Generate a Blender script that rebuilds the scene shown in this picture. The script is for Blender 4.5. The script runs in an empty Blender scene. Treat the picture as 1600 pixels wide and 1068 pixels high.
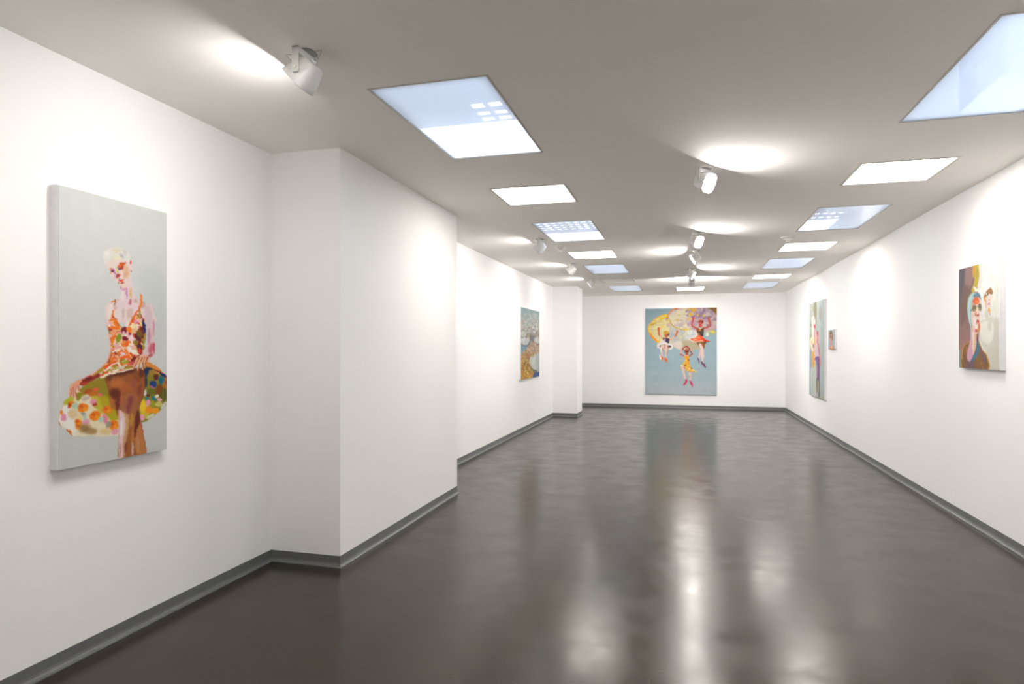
import bpy, bmesh, math, random
import numpy as np
from mathutils import Vector, Matrix

C = bpy.context.scene.collection
# ------------------------------------------------------------------ camera, sky, sun, exposure
sc = bpy.context.scene
cam_data = bpy.data.cameras.new('camera')
cam = bpy.data.objects.new('camera', cam_data); C.objects.link(cam)
sc.camera = cam
FOCAL_PX = 995.0
cam_data.sensor_width = 36.0
cam_data.lens = FOCAL_PX / 1600 * 36.0
cam_data.shift_y = 11.0 / 1600
cam.location = (0, 0, 1.508)
cam.rotation_euler = (math.pi/2, 0, math.atan(269.5/FOCAL_PX))
cam_data.clip_start = 0.05

world = bpy.data.worlds.new('sky'); sc.world = world
world.use_nodes = True
bg = world.node_tree.nodes['Background']
bg.inputs[0].default_value = (0.66, 0.78, 1.0, 1)
bg.inputs[1].default_value = 0.60

sun_d = bpy.data.lights.new('sun', 'SUN'); sun_d.energy = 1.6; sun_d.angle = math.radians(0.8)
sun_d.color = (1.0, 0.98, 0.95)
sun = bpy.data.objects.new('sun', sun_d); C.objects.link(sun)
sun.location = (0, 6, 8); sun.rotation_euler = (math.radians(-8), math.radians(-14), 0)

PANEL_STRENGTH = 7.8
SPOT_POWER = 34.0
sc.view_settings.view_transform = 'Standard'
sc.view_settings.look = 'None'
sc.view_settings.gamma = 1.0
sc.view_settings.use_curve_mapping = False
sc.view_settings.exposure = 1.57
sc.cycles.max_bounces = 14
sc.cycles.diffuse_bounces = 8
sc.cycles.glossy_bounces = 4
sc.cycles.use_denoising = True
sc.cycles.sample_clamp_indirect = 6.0

# ------------------------------------------------------------------ materials
def lin(c):
    return tuple(((v/255)/12.92 if v/255 <= .04045 else ((v/255+.055)/1.055)**2.4) for v in c)
def new_mat(name):
    m = bpy.data.materials.new(name); m.use_nodes = True
    nt = m.node_tree
    return m, nt, nt.nodes['Principled BSDF']
def noise(nt, scale, detail=2, rough=.5, coord='Object', stretch=(1,1,1)):
    tc = nt.nodes.new('ShaderNodeTexCoord'); mp = nt.nodes.new('ShaderNodeMapping')
    mp.inputs['Scale'].default_value = stretch
    nz = nt.nodes.new('ShaderNodeTexNoise')
    nz.inputs['Scale'].default_value = scale; nz.inputs['Detail'].default_value = detail; nz.inputs['Roughness'].default_value = rough
    nt.links.new(tc.outputs[coord], mp.inputs[0]); nt.links.new(mp.outputs[0], nz.inputs['Vector'])
    return nz
def ramp(nt, src, stops):
    r = nt.nodes.new('ShaderNodeValToRGB')
    el = r.color_ramp.elements
    while len(el) < len(stops): el.new(.5)
    for e, (p, c) in zip(el, stops): e.position = p; e.color = (*c, 1)
    nt.links.new(src, r.inputs[0]); return r
def bump(nt, src, bsdf, strength, dist):
    b = nt.nodes.new('ShaderNodeBump'); b.inputs['Strength'].default_value = strength; b.inputs['Distance'].default_value = dist
    nt.links.new(src, b.inputs['Height']); nt.links.new(b.outputs[0], bsdf.inputs['Normal'])
def plaster(name, col, rough=.85):
    m, nt, b = new_mat(name)
    n1 = noise(nt, .9, 3)
    r = ramp(nt, n1.outputs[0], [(.3, tuple(v*.985 for v in col)), (.7, col)])
    nt.links.new(r.outputs[0], b.inputs['Base Color'])
    b.inputs['Roughness'].default_value = rough
    b.inputs['Specular IOR Level'].default_value = .25
    n2 = noise(nt, 160, 2); bump(nt, n2.outputs[0], b, .12, .002)
    return m
def plain(name, col, rough=.5, metal=0, spec=.5, grain=0.04):
    m, nt, b = new_mat(name)
    n1 = noise(nt, 30, 2)
    r = ramp(nt, n1.outputs[0], [(.3, tuple(v*(1-grain) for v in col)), (.7, col)])
    nt.links.new(r.outputs[0], b.inputs['Base Color'])
    b.inputs['Roughness'].default_value = rough; b.inputs['Metallic'].default_value = metal
    b.inputs['Specular IOR Level'].default_value = spec
    return m
M_WALL = plaster('white_wall_paint', (.885, .882, .878))
M_CEIL = plaster('ceiling_paint', (.93, .90, .865))
M_BASE = plain('grey_vinyl_skirting', (.145, .152, .150), .34, grain=.12)
M_HOUS = plain('white_lamp_enamel', (.86, .85, .86), .35)
M_YOKE = plain('white_bracket_enamel', (.80, .82, .79), .4)
M_DARK = plain('dark_screw_metal', (.05, .05, .05), .4, .6)
M_STEEL = plain('galvanised_steel', (.35, .35, .33), .35, .9)
M_FRAME = plain('matt_aluminium_trim', (.52, .50, .46), .4, .3)
M_PFRAME = plain('cream_panel_trim', (.66, .64, .59), .45)
M_PLAST = plain('cream_detector_plastic', (.90, .875, .82), .4)
M_OFF = plain('unlit_opal_diffuser', (.93, .90, .84), .5)
M_CSIDE = plain('primed_canvas_edge', (.88, .88, .89), .8, grain=.05)
M_SUN_SHADE = plain('added_sun_shade', (.25, .25, .25), .8)  # for the unseen boards added to shade the skylight panes

def floor_mat():
    m, nt, b = new_mat('dark_linoleum')
    L = nt.links
    n1 = noise(nt, .55, 5, .6)
    base = ramp(nt, n1.outputs[0], [(.25, (.022, .0165, .011)), (.5, (.029, .0222, .0152)), (.78, (.038, .030, .021))])
    n2 = noise(nt, 9, 6, .7, stretch=(.6, 1.7, 1))
    sc1 = ramp(nt, n2.outputs[0], [(.55, (0, 0, 0)), (.78, (1, 1, 1))])
    mix = nt.nodes.new('ShaderNodeMixRGB'); mix.inputs[2].default_value = (.055, .046, .036, 1)
    L.new(base.outputs[0], mix.inputs[1])
    mul = nt.nodes.new('ShaderNodeMath'); mul.operation = 'MULTIPLY'; mul.inputs[1].default_value = .9
    L.new(sc1.outputs[0], mul.inputs[0]); L.new(mul.outputs[0], mix.inputs[0])
    # fine pale scuffs: thin stretched noise streaks in two directions
    last = mix
    for k, st in enumerate([(1.2, 16, 1), (14, 2.0, 1)]):
        n3 = noise(nt, 2.6, 3, .6, stretch=st)
        s3 = ramp(nt, n3.outputs[0], [(.68, (0, 0, 0)), (.78, (1, 1, 1))])
        n4 = noise(nt, 1.3 + k, 2)
        s4 = ramp(nt, n4.outputs[0], [(.5, (0, 0, 0)), (.65, (1, 1, 1))])
        mm = nt.nodes.new('ShaderNodeMath'); mm.operation = 'MULTIPLY'
        L.new(s3.outputs[0], mm.inputs[0]); L.new(s4.outputs[0], mm.inputs[1])
        mx = nt.nodes.new('ShaderNodeMixRGB'); mx.inputs[2].default_value = (.075, .06, .043, 1)
        L.new(last.outputs[0], mx.inputs[1]); L.new(mm.outputs[0], mx.inputs[0]); last = mx
    L.new(last.outputs[0], b.inputs['Base Color'])
    n5 = noise(nt, 3.5, 5, .65)
    rr = ramp(nt, n5.outputs[0], [(.35, (.18, .18, .18)), (.65, (.27, .27, .27))])
    L.new(rr.outputs[0], b.inputs['Roughness'])
    b.inputs['IOR'].default_value = 1.42
    b.inputs['Specular Tint'].default_value = (1, .9, .78, 1)
    b.inputs['Specular IOR Level'].default_value = .5
    n6 = noise(nt, 5, 3, .5, stretch=(.7, 2.2, 1)); bump(nt, n6.outputs[0], b, .035, .006)
    return m
M_FLOOR = floor_mat()

def emit_mat(name, col, strength):
    m = bpy.data.materials.new(name); m.use_nodes = True; nt = m.node_tree; nt.nodes.clear()
    o = nt.nodes.new('ShaderNodeOutputMaterial'); e = nt.nodes.new('ShaderNodeEmission')
    e.inputs[0].default_value = (*col, 1); e.inputs[1].default_value = strength
    nt.links.new(e.outputs[0], o.inputs[0]); return m
M_PANEL = emit_mat('lit_opal_diffuser', (1.0, .955, .89), PANEL_STRENGTH)
M_LENS = emit_mat('glowing_lamp_lens', (1.0, .97, .93), 12)

def pane_mats():
    m = bpy.data.materials.new('opal_skylight_glass'); m.use_nodes = True; nt = m.node_tree; nt.nodes.clear()
    o = nt.nodes.new('ShaderNodeOutputMaterial'); t = nt.nodes.new('ShaderNodeBsdfTranslucent')
    t.inputs[0].default_value = (.93, .95, .96, 1)
    g = nt.nodes.new('ShaderNodeBsdfGlossy'); g.inputs['Roughness'].default_value = .015
    f = nt.nodes.new('ShaderNodeFresnel'); f.inputs[0].default_value = 1.3
    mx = nt.nodes.new('ShaderNodeMixShader')
    nt.links.new(f.outputs[0], mx.inputs[0]); nt.links.new(t.outputs[0], mx.inputs[1]); nt.links.new(g.outputs[0], mx.inputs[2])
    nt.links.new(mx.outputs[0], o.inputs[0])
    c = bpy.data.materials.new('clear_glass_top'); c.use_nodes = True; nt = c.node_tree; nt.nodes.clear()
    o = nt.nodes.new('ShaderNodeOutputMaterial'); t = nt.nodes.new('ShaderNodeBsdfTransparent')
    t.inputs[0].default_value = (.97, .98, 1, 1); nt.links.new(t.outputs[0], o.inputs[0])
    return m, c
M_PANE, M_CLEAR = pane_mats()

# ------------------------------------------------------------------ mesh helpers
def link(name, me, parent=None, mats=(), smooth=False):
    o = bpy.data.objects.new(name, me); C.objects.link(o)
    for m in mats: me.materials.append(m)
    if smooth:
        for p in me.polygons: p.use_smooth = True
    if parent: o.parent = parent
    return o
def from_bm(name, bm, mat, parent=None, smooth=False):
    bmesh.ops.recalc_face_normals(bm, faces=bm.faces)
    me = bpy.data.meshes.new(name); bm.to_mesh(me); bm.free()
    return link(name, me, parent, [mat] if not isinstance(mat, (list, tuple)) else mat, smooth)
def box(bm, x0, x1, y0, y1, z0, z1, mi=0):
    v = [bm.verts.new((x, y, z)) for z in (z0, z1) for x, y in ((x0, y0), (x1, y0), (x1, y1), (x0, y1))]
    fs = []
    for f in ((3,2,1,0), (4,5,6,7), (0,1,5,4), (1,2,6,5), (2,3,7,6), (3,0,4,7)):
        fc = bm.faces.new([v[i] for i in f]); fc.material_index = mi; fs.append(fc)
    return fs
def tube(bm, pts, r, n=8):
    rings = []
    for i, p in enumerate(pts):
        p = Vector(p); d = (Vector(pts[min(i+1, len(pts)-1)]) - Vector(pts[max(i-1, 0)])).normalized()
        u = d.cross(Vector((0, 0, 1)) if abs(d.z) < .9 else Vector((1, 0, 0))).normalized(); w = d.cross(u)
        rings.append([bm.verts.new(p + (u*math.cos(2*math.pi*k/n) + w*math.sin(2*math.pi*k/n))*r) for k in range(n)])
    for a, b in zip(rings, rings[1:]):
        for k in range(n): bm.faces.new((a[k], a[(k+1) % n], b[(k+1) % n], b[k]))
    bm.faces.new(rings[0][::-1]); bm.faces.new(rings[-1])
def loft(bm, sections, cap0=True, cap1=True):
    rings = [[bm.verts.new(p) for p in s] for s in sections]
    n = len(rings[0])
    for a, b in zip(rings, rings[1:]):
        for k in range(n): bm.faces.new((a[k], a[(k+1) % n], b[(k+1) % n], b[k]))
    if cap0: bm.faces.new(rings[0][::-1])
    if cap1: bm.faces.new(rings[-1])
def thing(name, label, cat, loc, rz=0, group=None):
    o = bpy.data.objects.new(name, None); C.objects.link(o)
    o.empty_display_size = .1
    o.location = loc; o.rotation_euler = (0, 0, rz); o['label'] = label; o['category'] = cat
    if group: o['group'] = group
    return o
def struct(o, label=None):
    o['kind'] = 'structure'
    if label: o['label'] = label
    return o

# ------------------------------------------------------------------ the room (metres; camera stands at x=0, y=0)
H = 2.90
XL, XP, XREC, XR = -2.85, -2.30, -2.86, 2.385
YF, YP0, YP1, YC0, YC1, YB = -1.7, 3.94, 6.29, 14.05, 14.75, 16.80
SKY_Y = [(3.09, 4.41), (6.85, 8.165), (10.56, 11.85), (14.21, 15.53)]
PAN_Y = [(1.43, 2.10), (5.29, 5.965), (9.045, 9.765), (12.745, 13.42)]
XSL, XSR = (-1.645, -.965), (1.27, 1.94)

def wall(name, label, *b):
    bm = bmesh.new(); box(bm, *b); return struct(from_bm(name, bm, M_WALL), label)
T = .2
wall('wall_left', 'near white left wall carrying the large tall portrait', XL-T, XL, YF-T, YP0+.05, 0, H)
wall('wall_pier', 'white boxed-out pier projecting from the left wall', XL-T, XP, YP0, YP1, 0, H)
wall('wall_recess', 'white left wall set back behind the pier', XREC-T, XREC, YP1-.05, YB+.05, 0, H)
wall('wall_column', 'narrow white column standing out of the left wall near the far end', XREC-.05, XP-.005, YC0, YC1, 0, H)
wall('wall_back', 'white end wall behind the blue painting', XREC-T, XR+T, YB, YB+T, 0, H)
wall('wall_right', 'long white right wall', XR, XR+T, YF-T, YB+T, 0, H)
wall('wall_front', 'white wall behind the viewpoint', XL-T, XR+T, YF-T, YF, 0, H)
bm = bmesh.new(); box(bm, XL-T, XR+T, YF-T, YB+T, -.1, 0)
struct(from_bm('floor', bm, M_FLOOR), 'dark grey-brown polished linoleum floor with faint scuffs')

# ceiling slab with real openings for skylights and light panels
holes = [(x0, x1, y0, y1) for (x0, x1) in (XSL, XSR) for (y0, y1) in SKY_Y + PAN_Y]
MIDP = (-.195, .449, 14.87, 15.70)
holes.append(MIDP)
xs = sorted({XL-T, XR+T} | {h[0] for h in holes} | {h[1] for h in holes})
ys = sorted({YF-T, YB+T} | {h[2] for h in holes} | {h[3] for h in holes})
bm = bmesh.new(); vd = {}
def V(x, y, z):
    k = (round(x, 5), round(y, 5), z)
    if k not in vd: vd[k] = bm.verts.new((x, y, z))
    return vd[k]
def solid(i, j):
    if not (0 <= i < len(xs)-1 and 0 <= j < len(ys)-1): return False
    cx, cy = (xs[i]+xs[i+1])/2, (ys[j]+ys[j+1])/2
    return not any(h[0] < cx < h[1] and h[2] < cy < h[3] for h in holes)
Z0, Z1 = H, H+.06
for i in range(len(xs)-1):
    for j in range(len(ys)-1):
        if not solid(i, j): continue
        x0, x1, y0, y1 = xs[i], xs[i+1], ys[j], ys[j+1]
        bm.faces.new((V(x0,y0,Z0), V(x0,y1,Z0), V(x1,y1,Z0), V(x1,y0,Z0)))
        bm.faces.new((V(x0,y0,Z1), V(x1,y0,Z1), V(x1,y1,Z1), V(x0,y1,Z1)))
        if not solid(i-1, j): bm.faces.new((V(x0,y0,Z0), V(x0,y0,Z1), V(x0,y1,Z1), V(x0,y1,Z0)))
        if not solid(i+1, j): bm.faces.new((V(x1,y0,Z0), V(x1,y1,Z0), V(x1,y1,Z1), V(x1,y0,Z1)))
        if not solid(i, j-1): bm.faces.new((V(x0,y0,Z0), V(x1,y0,Z0), V(x1,y0,Z1), V(x0,y0,Z1)))
        if not solid(i, j+1): bm.faces.new((V(x0,y1,Z0), V(x0,y1,Z1), V(x1,y1,Z1), V(x1,y1,Z0)))
struct(from_bm('ceiling', bm, M_CEIL), 'flat pale ceiling with two rows of square openings')

# grey vinyl cove skirting: one object per straight run, mitred at the corners
PLAN = [(XL, YF), (XL, YP0), (XP, YP0), (XP, YP1), (XREC, YP1), (XREC, YC0), (XP-.005, YC0), (XP-.005, YC1), (XREC, YC1),
        (XREC, YB), (XR, YB), (XR, YF)]
NAMES = ['left', 'pier_front', 'pier_side', 'pier_rear', 'recess', 'column_front', 'column_side', 'column_rear', 'recess_end', 'back', 'right', 'front']
PROF = [(0, .077), (.0035, .077), (.004, .05), (.0045, .032), (.007, .019), (.012, .010), (.019, .0055), (.024, .0045), (.0245, 0), (0, 0)]
def inward(a, b):
    d = Vector((b[0]-a[0], b[1]-a[1])).normalized(); return Vector((d.y, -d.x))
N = len(PLAN)
rngb = random.Random(7)
for i in range(N):
    a, b = PLAN[i], PLAN[(i+1) % N]
    n0, n1, n2 = inward(PLAN[i-1], a), inward(a, b), inward(b, PLAN[(i+2) % N])
    L = (Vector(b)-Vector(a)).length; steps = max(1, int(L/.25))
    ph = [rngb.random()*6 for _ in range(3)]
    secs = []
    for s in range(steps+1):
        t = s/steps; p = Vector(a).lerp(Vector(b), t); e = math.sin(math.pi*t)**.3 if 0 < t < 1 else 0
        wob = e*(.0022*math.sin(t*L*1.9+ph[0]) + .0016*math.sin(t*L*4.3+ph[1]))
        if NAMES[i] == 'right':
            wob += .011*math.exp(-((p.y-4.75)/.16)**2) + .010*math.exp(-((p.y-10.9)/.2)**2)
        sec = []
        for (o, z) in PROF:
            off = n1*(o + (wob if o > 0 else 0))
            if s == 0: off = off + n0*o
            if s == steps: off = off + n2*o
            sec.append((p.x+off.x, p.y+off.y, z + (wob*.5 if o > 0 and z > .02 else 0)))
        secs.append(sec)
    bm = bmesh.new(); loft(bm, secs)
    struct(from_bm('baseboard_'+NAMES[i], bm, M_BASE, smooth=False))

# ------------------------------------------------------------------ skylights
def ring_frame(bm, x0, x1, y0, y1, w, z0, z1):
    box(bm, x0, x1, y0, y0+w, z0, z1); box(bm, x0, x1, y1-w, y1, z0, z1)
    box(bm, x0, x0+w, y0+w, y1-w, z0, z1); box(bm, x1-w, x1, y0+w, y1-w, z0, z1)
def added_sun_shade(bm, x0, x1, y0, y1, style):
    # unseen board added over the glass to shape the sun; slots let dashes through
    z0, z1 = H+.42, H+.44
    e = .18
    ym = y0 + (y1-y0)*.50
    # the sun leans, so the boards are set back by the same amount
    dv = sun.rotation_euler.to_matrix() @ Vector((0, 0, -1)); k0 = .42/abs(dv.z)
    dx, dy = -dv.x*k0, -dv.y*k0
    def b(a0, a1, b0, b1): box(bm, a0+dx, a1+dx, b0+dy, b1+dy, z0, z1)
    if style == 'full':
        z0, z1 = H+.9, H+.92; dx, dy = dx*2.1, dy*2.1
        box(bm, x0-.2+dx, x1+.2+dx, y0-.2+dy, y1+.2+dy, z0, z1); return
    if style == 'half':            # near half covered, slots at the right
        sy = [y0+.36, y0+.42, y0+.50, y0+.535, y0+.58, y0+.63]
        b(x0-e, x1+e, y0-e, sy[0]); b(x0-e, x0+.43, sy[0], ym)
        b(x0+.43, x1+e, sy[1], sy[2]-.01)
        b(x0+.43, x1+e, sy[3], sy[4]); b(x0+.43, x1+e, sy[5], ym)
        k = x0+.43
        while k < x1+.3:
            b(k, k+.03, sy[0], sy[5]); k += .105
        b(x1-.02, x1+e, ym, y1-.3)
    if style == 'lines':
        for q in range(4):
            s = y0+.10+q*.12
            b(x0-e, x1+e, s+.035, s+.12)
        b(x0-e, x1+e, y0-e, y0+.10)
        b(x0-e, x1+e, y0+.55, ym+.06)
        k = x0
        while k < x1: b(k, k+.035, y0, ym); k += .085
        b(x1+.05, x1+e, ym, y1)
    if style == 'left':
        b(x0-e, x1+e, y0-e, y0+.30); b(x0+.33, x1+e, y0+.3, y1+e)
        b(x0-e, x0+.33, y0+.36, y0+.50); b(x0-e, x0+.33, y0+.56, y0+.66)
        k = x0
        while k < x0+.33: b(k, k+.03, y0+.30, y0+.60); k += .075
wn = 0
for (x0, x1), styles in ((XSL, ['half', 'lines', 'full', 'full']), (XSR, ['full', 'left', 'full', 'full'])):
    for (y0, y1), st in zip(SKY_Y, styles):
        wn += 1
        bm = bmesh.new(); ring_frame(bm, x0+.001, x1-.001, y0+.001, y1-.001, .012, H-.002, H+.05)
        w = struct(from_bm('window_%d' % wn, bm, M_FRAME), 'square skylight of opal glass set flush in the ceiling')
        bm = bmesh.new(); fs = box(bm, x0+.013, x1-.013, y0+.013, y1-.013, H+.004, H+.012, 1)
        fs[0].material_index = 0
        me = bpy.data.meshes.new('glass_pane'); bm.to_mesh(me); bm.free()
        link('glass_pane', me, w, [M_PANE, M_CLEAR])
        bm = bmesh.new(); added_sun_shade(bm, x0, x1, y0, y1, st)
        from_bm('added_sun_shade', bm, M_SUN_SHADE, w)  # added out of sight to cast the sun pattern on the pane

# ------------------------------------------------------------------ flat light panels
def light_panel(x0, x1, y0, y1, label, lit=True):
    cx, cy = (x0+x1)/2, (y0+y1)/2
    t = thing('ceiling_light', label, 'ceiling light', (cx, cy, H), 0, 'square light panels in the ceiling')
    hx, hy = (x1-x0)/2-.002, (y1-y0)/2-.002
    bm = bmesh.new(); ring_frame(bm, -hx, hx, -hy, hy, .022, -.004, .05)
    from_bm('frame', bm, M_PFRAME, t)
    bm = bmesh.new(); box(bm, -hx+.022, hx-.022, -hy+.022, hy-.022, .002, .012)
    from_bm('diffuser', bm, M_PANEL if lit else M_OFF, t)
    bm = bmesh.new(); box(bm, -hx+.01, hx-.01, -hy+.01, hy-.01, .05, .075)
    from_bm('housing', bm, M_STEEL, t)
light_panel(*XSL, *PAN_Y[1], 'lit square panel on the left, largest and nearest of the glowing left panels')
light_panel(*XSL, *PAN_Y[2], 'lit square panel on the left, beside the left smoke detector')
light_panel(*XSL, *PAN_Y[3], 'unlit cream square panel in the ceiling, the only dark one', lit=False)
light_panel(*XSR, *PAN_Y[1], 'lit square panel on the right, largest and nearest of the glowing right panels')
light_panel(*XSR, *PAN_Y[2], 'lit square panel on the right, just beyond the right smoke detector')
light_panel(*XSR, *PAN_Y[3], 'small-looking lit square panel on the right, farthest of the right row')
light_panel(*XSL, *PAN_Y[0], 'lit square panel overhead on the left, above the viewpoint and out of the picture')
light_panel(*XSR, *PAN_Y[0], 'lit square panel overhead on the right, above the viewpoint and out of the picture')
light_panel(*MIDP, 'lit panel in the middle of the ceiling before the end wall')

# ------------------------------------------------------------------ adjustable spotlights
def rsq(h, n=32, e=3.2):
    out = []
    for k in range(n):
        a = 2*math.pi*k/n; c, s = math.cos(a), math.sin(a)
        out.append((abs(c)**(2/e)*(1 if c >= 0 else -1)*h, abs(s)**(2/e)*(1 if s >= 0 else -1)*h))
    return out
def spotlight(x, y, aim, tilt, label, power=1.0):
    """aim = (dx, dy) heading of the beam, tilt = degrees below horizontal"""
    t = thing('spotlight', label, 'spotlight', (x, y, H), math.atan2(aim[1], aim[0]), 'white spotlights under the ceiling')
    R = Matrix.Translation((0, 0, -.098)) @ Matrix.Rotation(math.radians(tilt), 4, 'Y')
    def tr(p): return R @ Vector(p)
    def sec(xx, h, dz=0): return [tr((xx, u, v+dz)) for u, v in rsq(h)]
    # housing: a rounded bowl that widens towards the lens, with a thin rim and an inner wall
    bm = bmesh.new()
    loft(bm, [sec(-.066, .030), sec(-.064, .040), sec(-.058, .048), sec(-.03, .058), sec(0, .0665), sec(.03, .0735), sec(.052, .077),
              sec(.054, .0765), sec(.053, .073), sec(.03, .069), sec(.028, .02)])
    from_bm('housing', bm, M_HOUS, t, True)
    # raised boss with a screw on the back
    bm = bmesh.new(); loft(bm, [[tr((-.060, u*.6, v*.6+.012)) for u, v in rsq(.028, 16, 2)], [tr((-.074, u*.5, v*.5+.012)) for u, v in rsq(.028, 16, 2)], [tr((-.076, u*.4, v*.4+.012)) for u, v in rsq(.028, 16, 2)]])
    from_bm('rear_cap', bm, M_HOUS, t, True)
    bm = bmesh.new(); loft(bm, [[tr((-.075, u, v+.012)) for u, v in rsq(.0045, 10, 2)], [tr((-.078, u, v+.012)) for u, v in rsq(.004, 10, 2)]])
    from_bm('screw', bm, M_DARK, t)
    # lens
    bm = bmesh.new(); loft(bm, [sec(.0285, .066), sec(.034, .066), sec(.036, .060)])
    from_bm('lens', bm, M_LENS, t)
    # yoke: two flat arms with rounded ends and a bridge under the ceiling
    bm = bmesh.new()
    for s in (-1, 1):
        prof = [(-.017, -.004), (.017, -.004), (.017, -.112), (.012, -.119), (-.012, -.119), (-.017, -.112)]
        loft(bm, [[(px, s*.079, pz) for px, pz in prof], [(px, s*.0825, pz) for px, pz in prof]])
    box(bm, -.017, .017, -.0825, .0825, -.007, -.0035)
    from_bm('yoke', bm, M_YOKE, t)
    for s in (-1, 1):
        bm = bmesh.new(); loft(bm, [[(u, s*.076, v-.098) for u, v in rsq(.0075, 12, 2)], [(u, s*.086, v-.098) for u, v in rsq(.007, 12, 2)], [(u, s*.0875, v-.098) for u, v in rsq(.004, 12, 2)]])
        from_bm('bolt', bm, M_PLAST, t, False)
    # mounting plate: shallow tray against the ceiling with turned-down lips
    bm = bmesh.new(); loft(bm, [[(u*1.0, v*1.0, 0) for u, v in rsq(.052, 20, 3)], [(u, v, -.0025) for u, v in rsq(.052, 20, 3)], [(u*.8, v*.8, -.004) for u, v in rsq(.05, 20, 3)]])
    from_bm('mounting_plate', bm, M_STEEL, t)
    for s in (-1, 1):
        bm = bmesh.new(); tube(bm, [(s*.045, 0, -.003), (s*.075, .012, -.004), (s*.095, .016, -.002), (s*.083, .004, -.018), (s*.066, 0, -.036)], .0012, 6)
        from_bm('spring_clip', bm, M_STEEL, t)
    ld = bpy.data.lights.new('lamp', 'AREA'); ld.shape = 'DISK'; ld.size = .105
    ld.energy = SPOT_POWER*power; ld.color = (1.0, .975, .95); ld.spread = math.radians(180)
    lo = bpy.data.objects.new('lamp', ld); C.objects.link(lo); lo.parent = t
    p = tr((.050, 0, 0)); d = tr((1, 0, 0)) - tr((0, 0, 0))
    lo.matrix_local = Matrix.Translation(p) @ d.to_track_quat('-Z', 'Y').to_matrix().to_4x4()
    return t
spotlight(-1.723, 2.639, (-1, 0), 42, 'white spotlight nearest the viewer on the left, lighting the tall flowered-dress portrait', .08)
spotlight(-1.772, 7.912, (-1, .05), 38, 'white spotlight on the left just before the left smoke detector, turned to the wall', .062)
spotlight(-1.776, 10.268, (-1, .25), 38, 'white spotlight on the left between the second lit panel and the third skylight', .075)
spotlight(-1.777, 12.564, (-1, -.1), 38, 'farthest white spotlight of the left row, beside the unlit panel', .075)
spotlight(.146, 5.146, (.82, -.57), 24, 'glaring white spotlight nearest the viewer in the middle row', .14)
spotlight(.13, 7.941, (.80, -.60), 24, 'second glaring white spotlight of the middle row, facing right and forward', .13)
spotlight(.153, 9.402, (-1, -.12), 32, 'white spotlight in the middle row turned to the left wall, thin bright lens', .19)
spotlight(.107, 11.463, (1, -.2), 32, 'white spotlight in the middle row turned to the right wall, thin bright lens', .23)
spotlight(.136, 12.624, (0, 1), 26, 'farthest white spotlight of the middle row, seen from behind and lighting the end wall', .72)


# ------------------------------------------------------------------ smoke detectors
def detector(x, y, label):
    t = thing('smoke_detector', label, 'smoke detector', (x, y, H), 0, 'smoke detectors on the ceiling')
    def c(r, z): return [(math.cos(2*math.pi*k/28)*r, math.sin(2*math.pi*k/28)*r, z) for k in range(28)]
    bm = bmesh.new(); loft(bm, [c(.082, 0), c(.082, -.008), c(.076, -.014), c(.052, -.02)])
    from_bm('base', bm, M_PLAST, t, False)
    bm = bmesh.new(); loft(bm, [c(.052, -.018), c(.056, -.026), c(.05, -.036), c(.034, -.046)])
    from_bm('body', bm, M_PLAST, t, False)
    bm = bmesh.new(); loft(bm, [c(.026, -.045), c(.026, -.056), c(.020, -.066), c(.010, -.070)])
    from_bm('sensor', bm, M_PLAST, t, True)
detector(-1.638, 8.553, 'small round cream smoke detector near the left row of panels')
detector(1.24, 8.536, 'small round cream smoke detector near the right row of panels')

# ------------------------------------------------------------------ paintings
def value_noise(W,H,cell,rng):
    gw=int(W/cell)+3; gh=int(H/cell)+3
    g=rng.random((gh,gw))*2-1
    x=np.arange(W)/cell; y=np.arange(H)/cell
    xi=x.astype(int); yi=y.astype(int); fx=x-xi; fy=y-yi
    fx=fx*fx*(3-2*fx); fy=fy*fy*(3-2*fy)
    a=g[yi][:,xi]; b=g[yi][:,xi+1]; c=g[yi+1][:,xi]; d=g[yi+1][:,xi+1]
    fx=fx[None,:]; fy=fy[:,None]
    return (a*(1-fx)+b*fx)*(1-fy)+(c*(1-fx)+d*fx)*fy
def smooth_ring(p,n=3):
    N=len(p)
    if N<4: return p
    out=[]
    for i in range(N):
        p0,p1,p2,p3=p[i-1],p[i],p[(i+1)%N],p[(i+2)%N]
        for k in range(n):
            t=k/n
            out.append(0.5*((2*p1)+(p2-p0)*t+(2*p0-5*p1+4*p2-p3)*t*t+(3*p1-p0-3*p2+p3)*t**3))
    return np.array(out)
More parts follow.
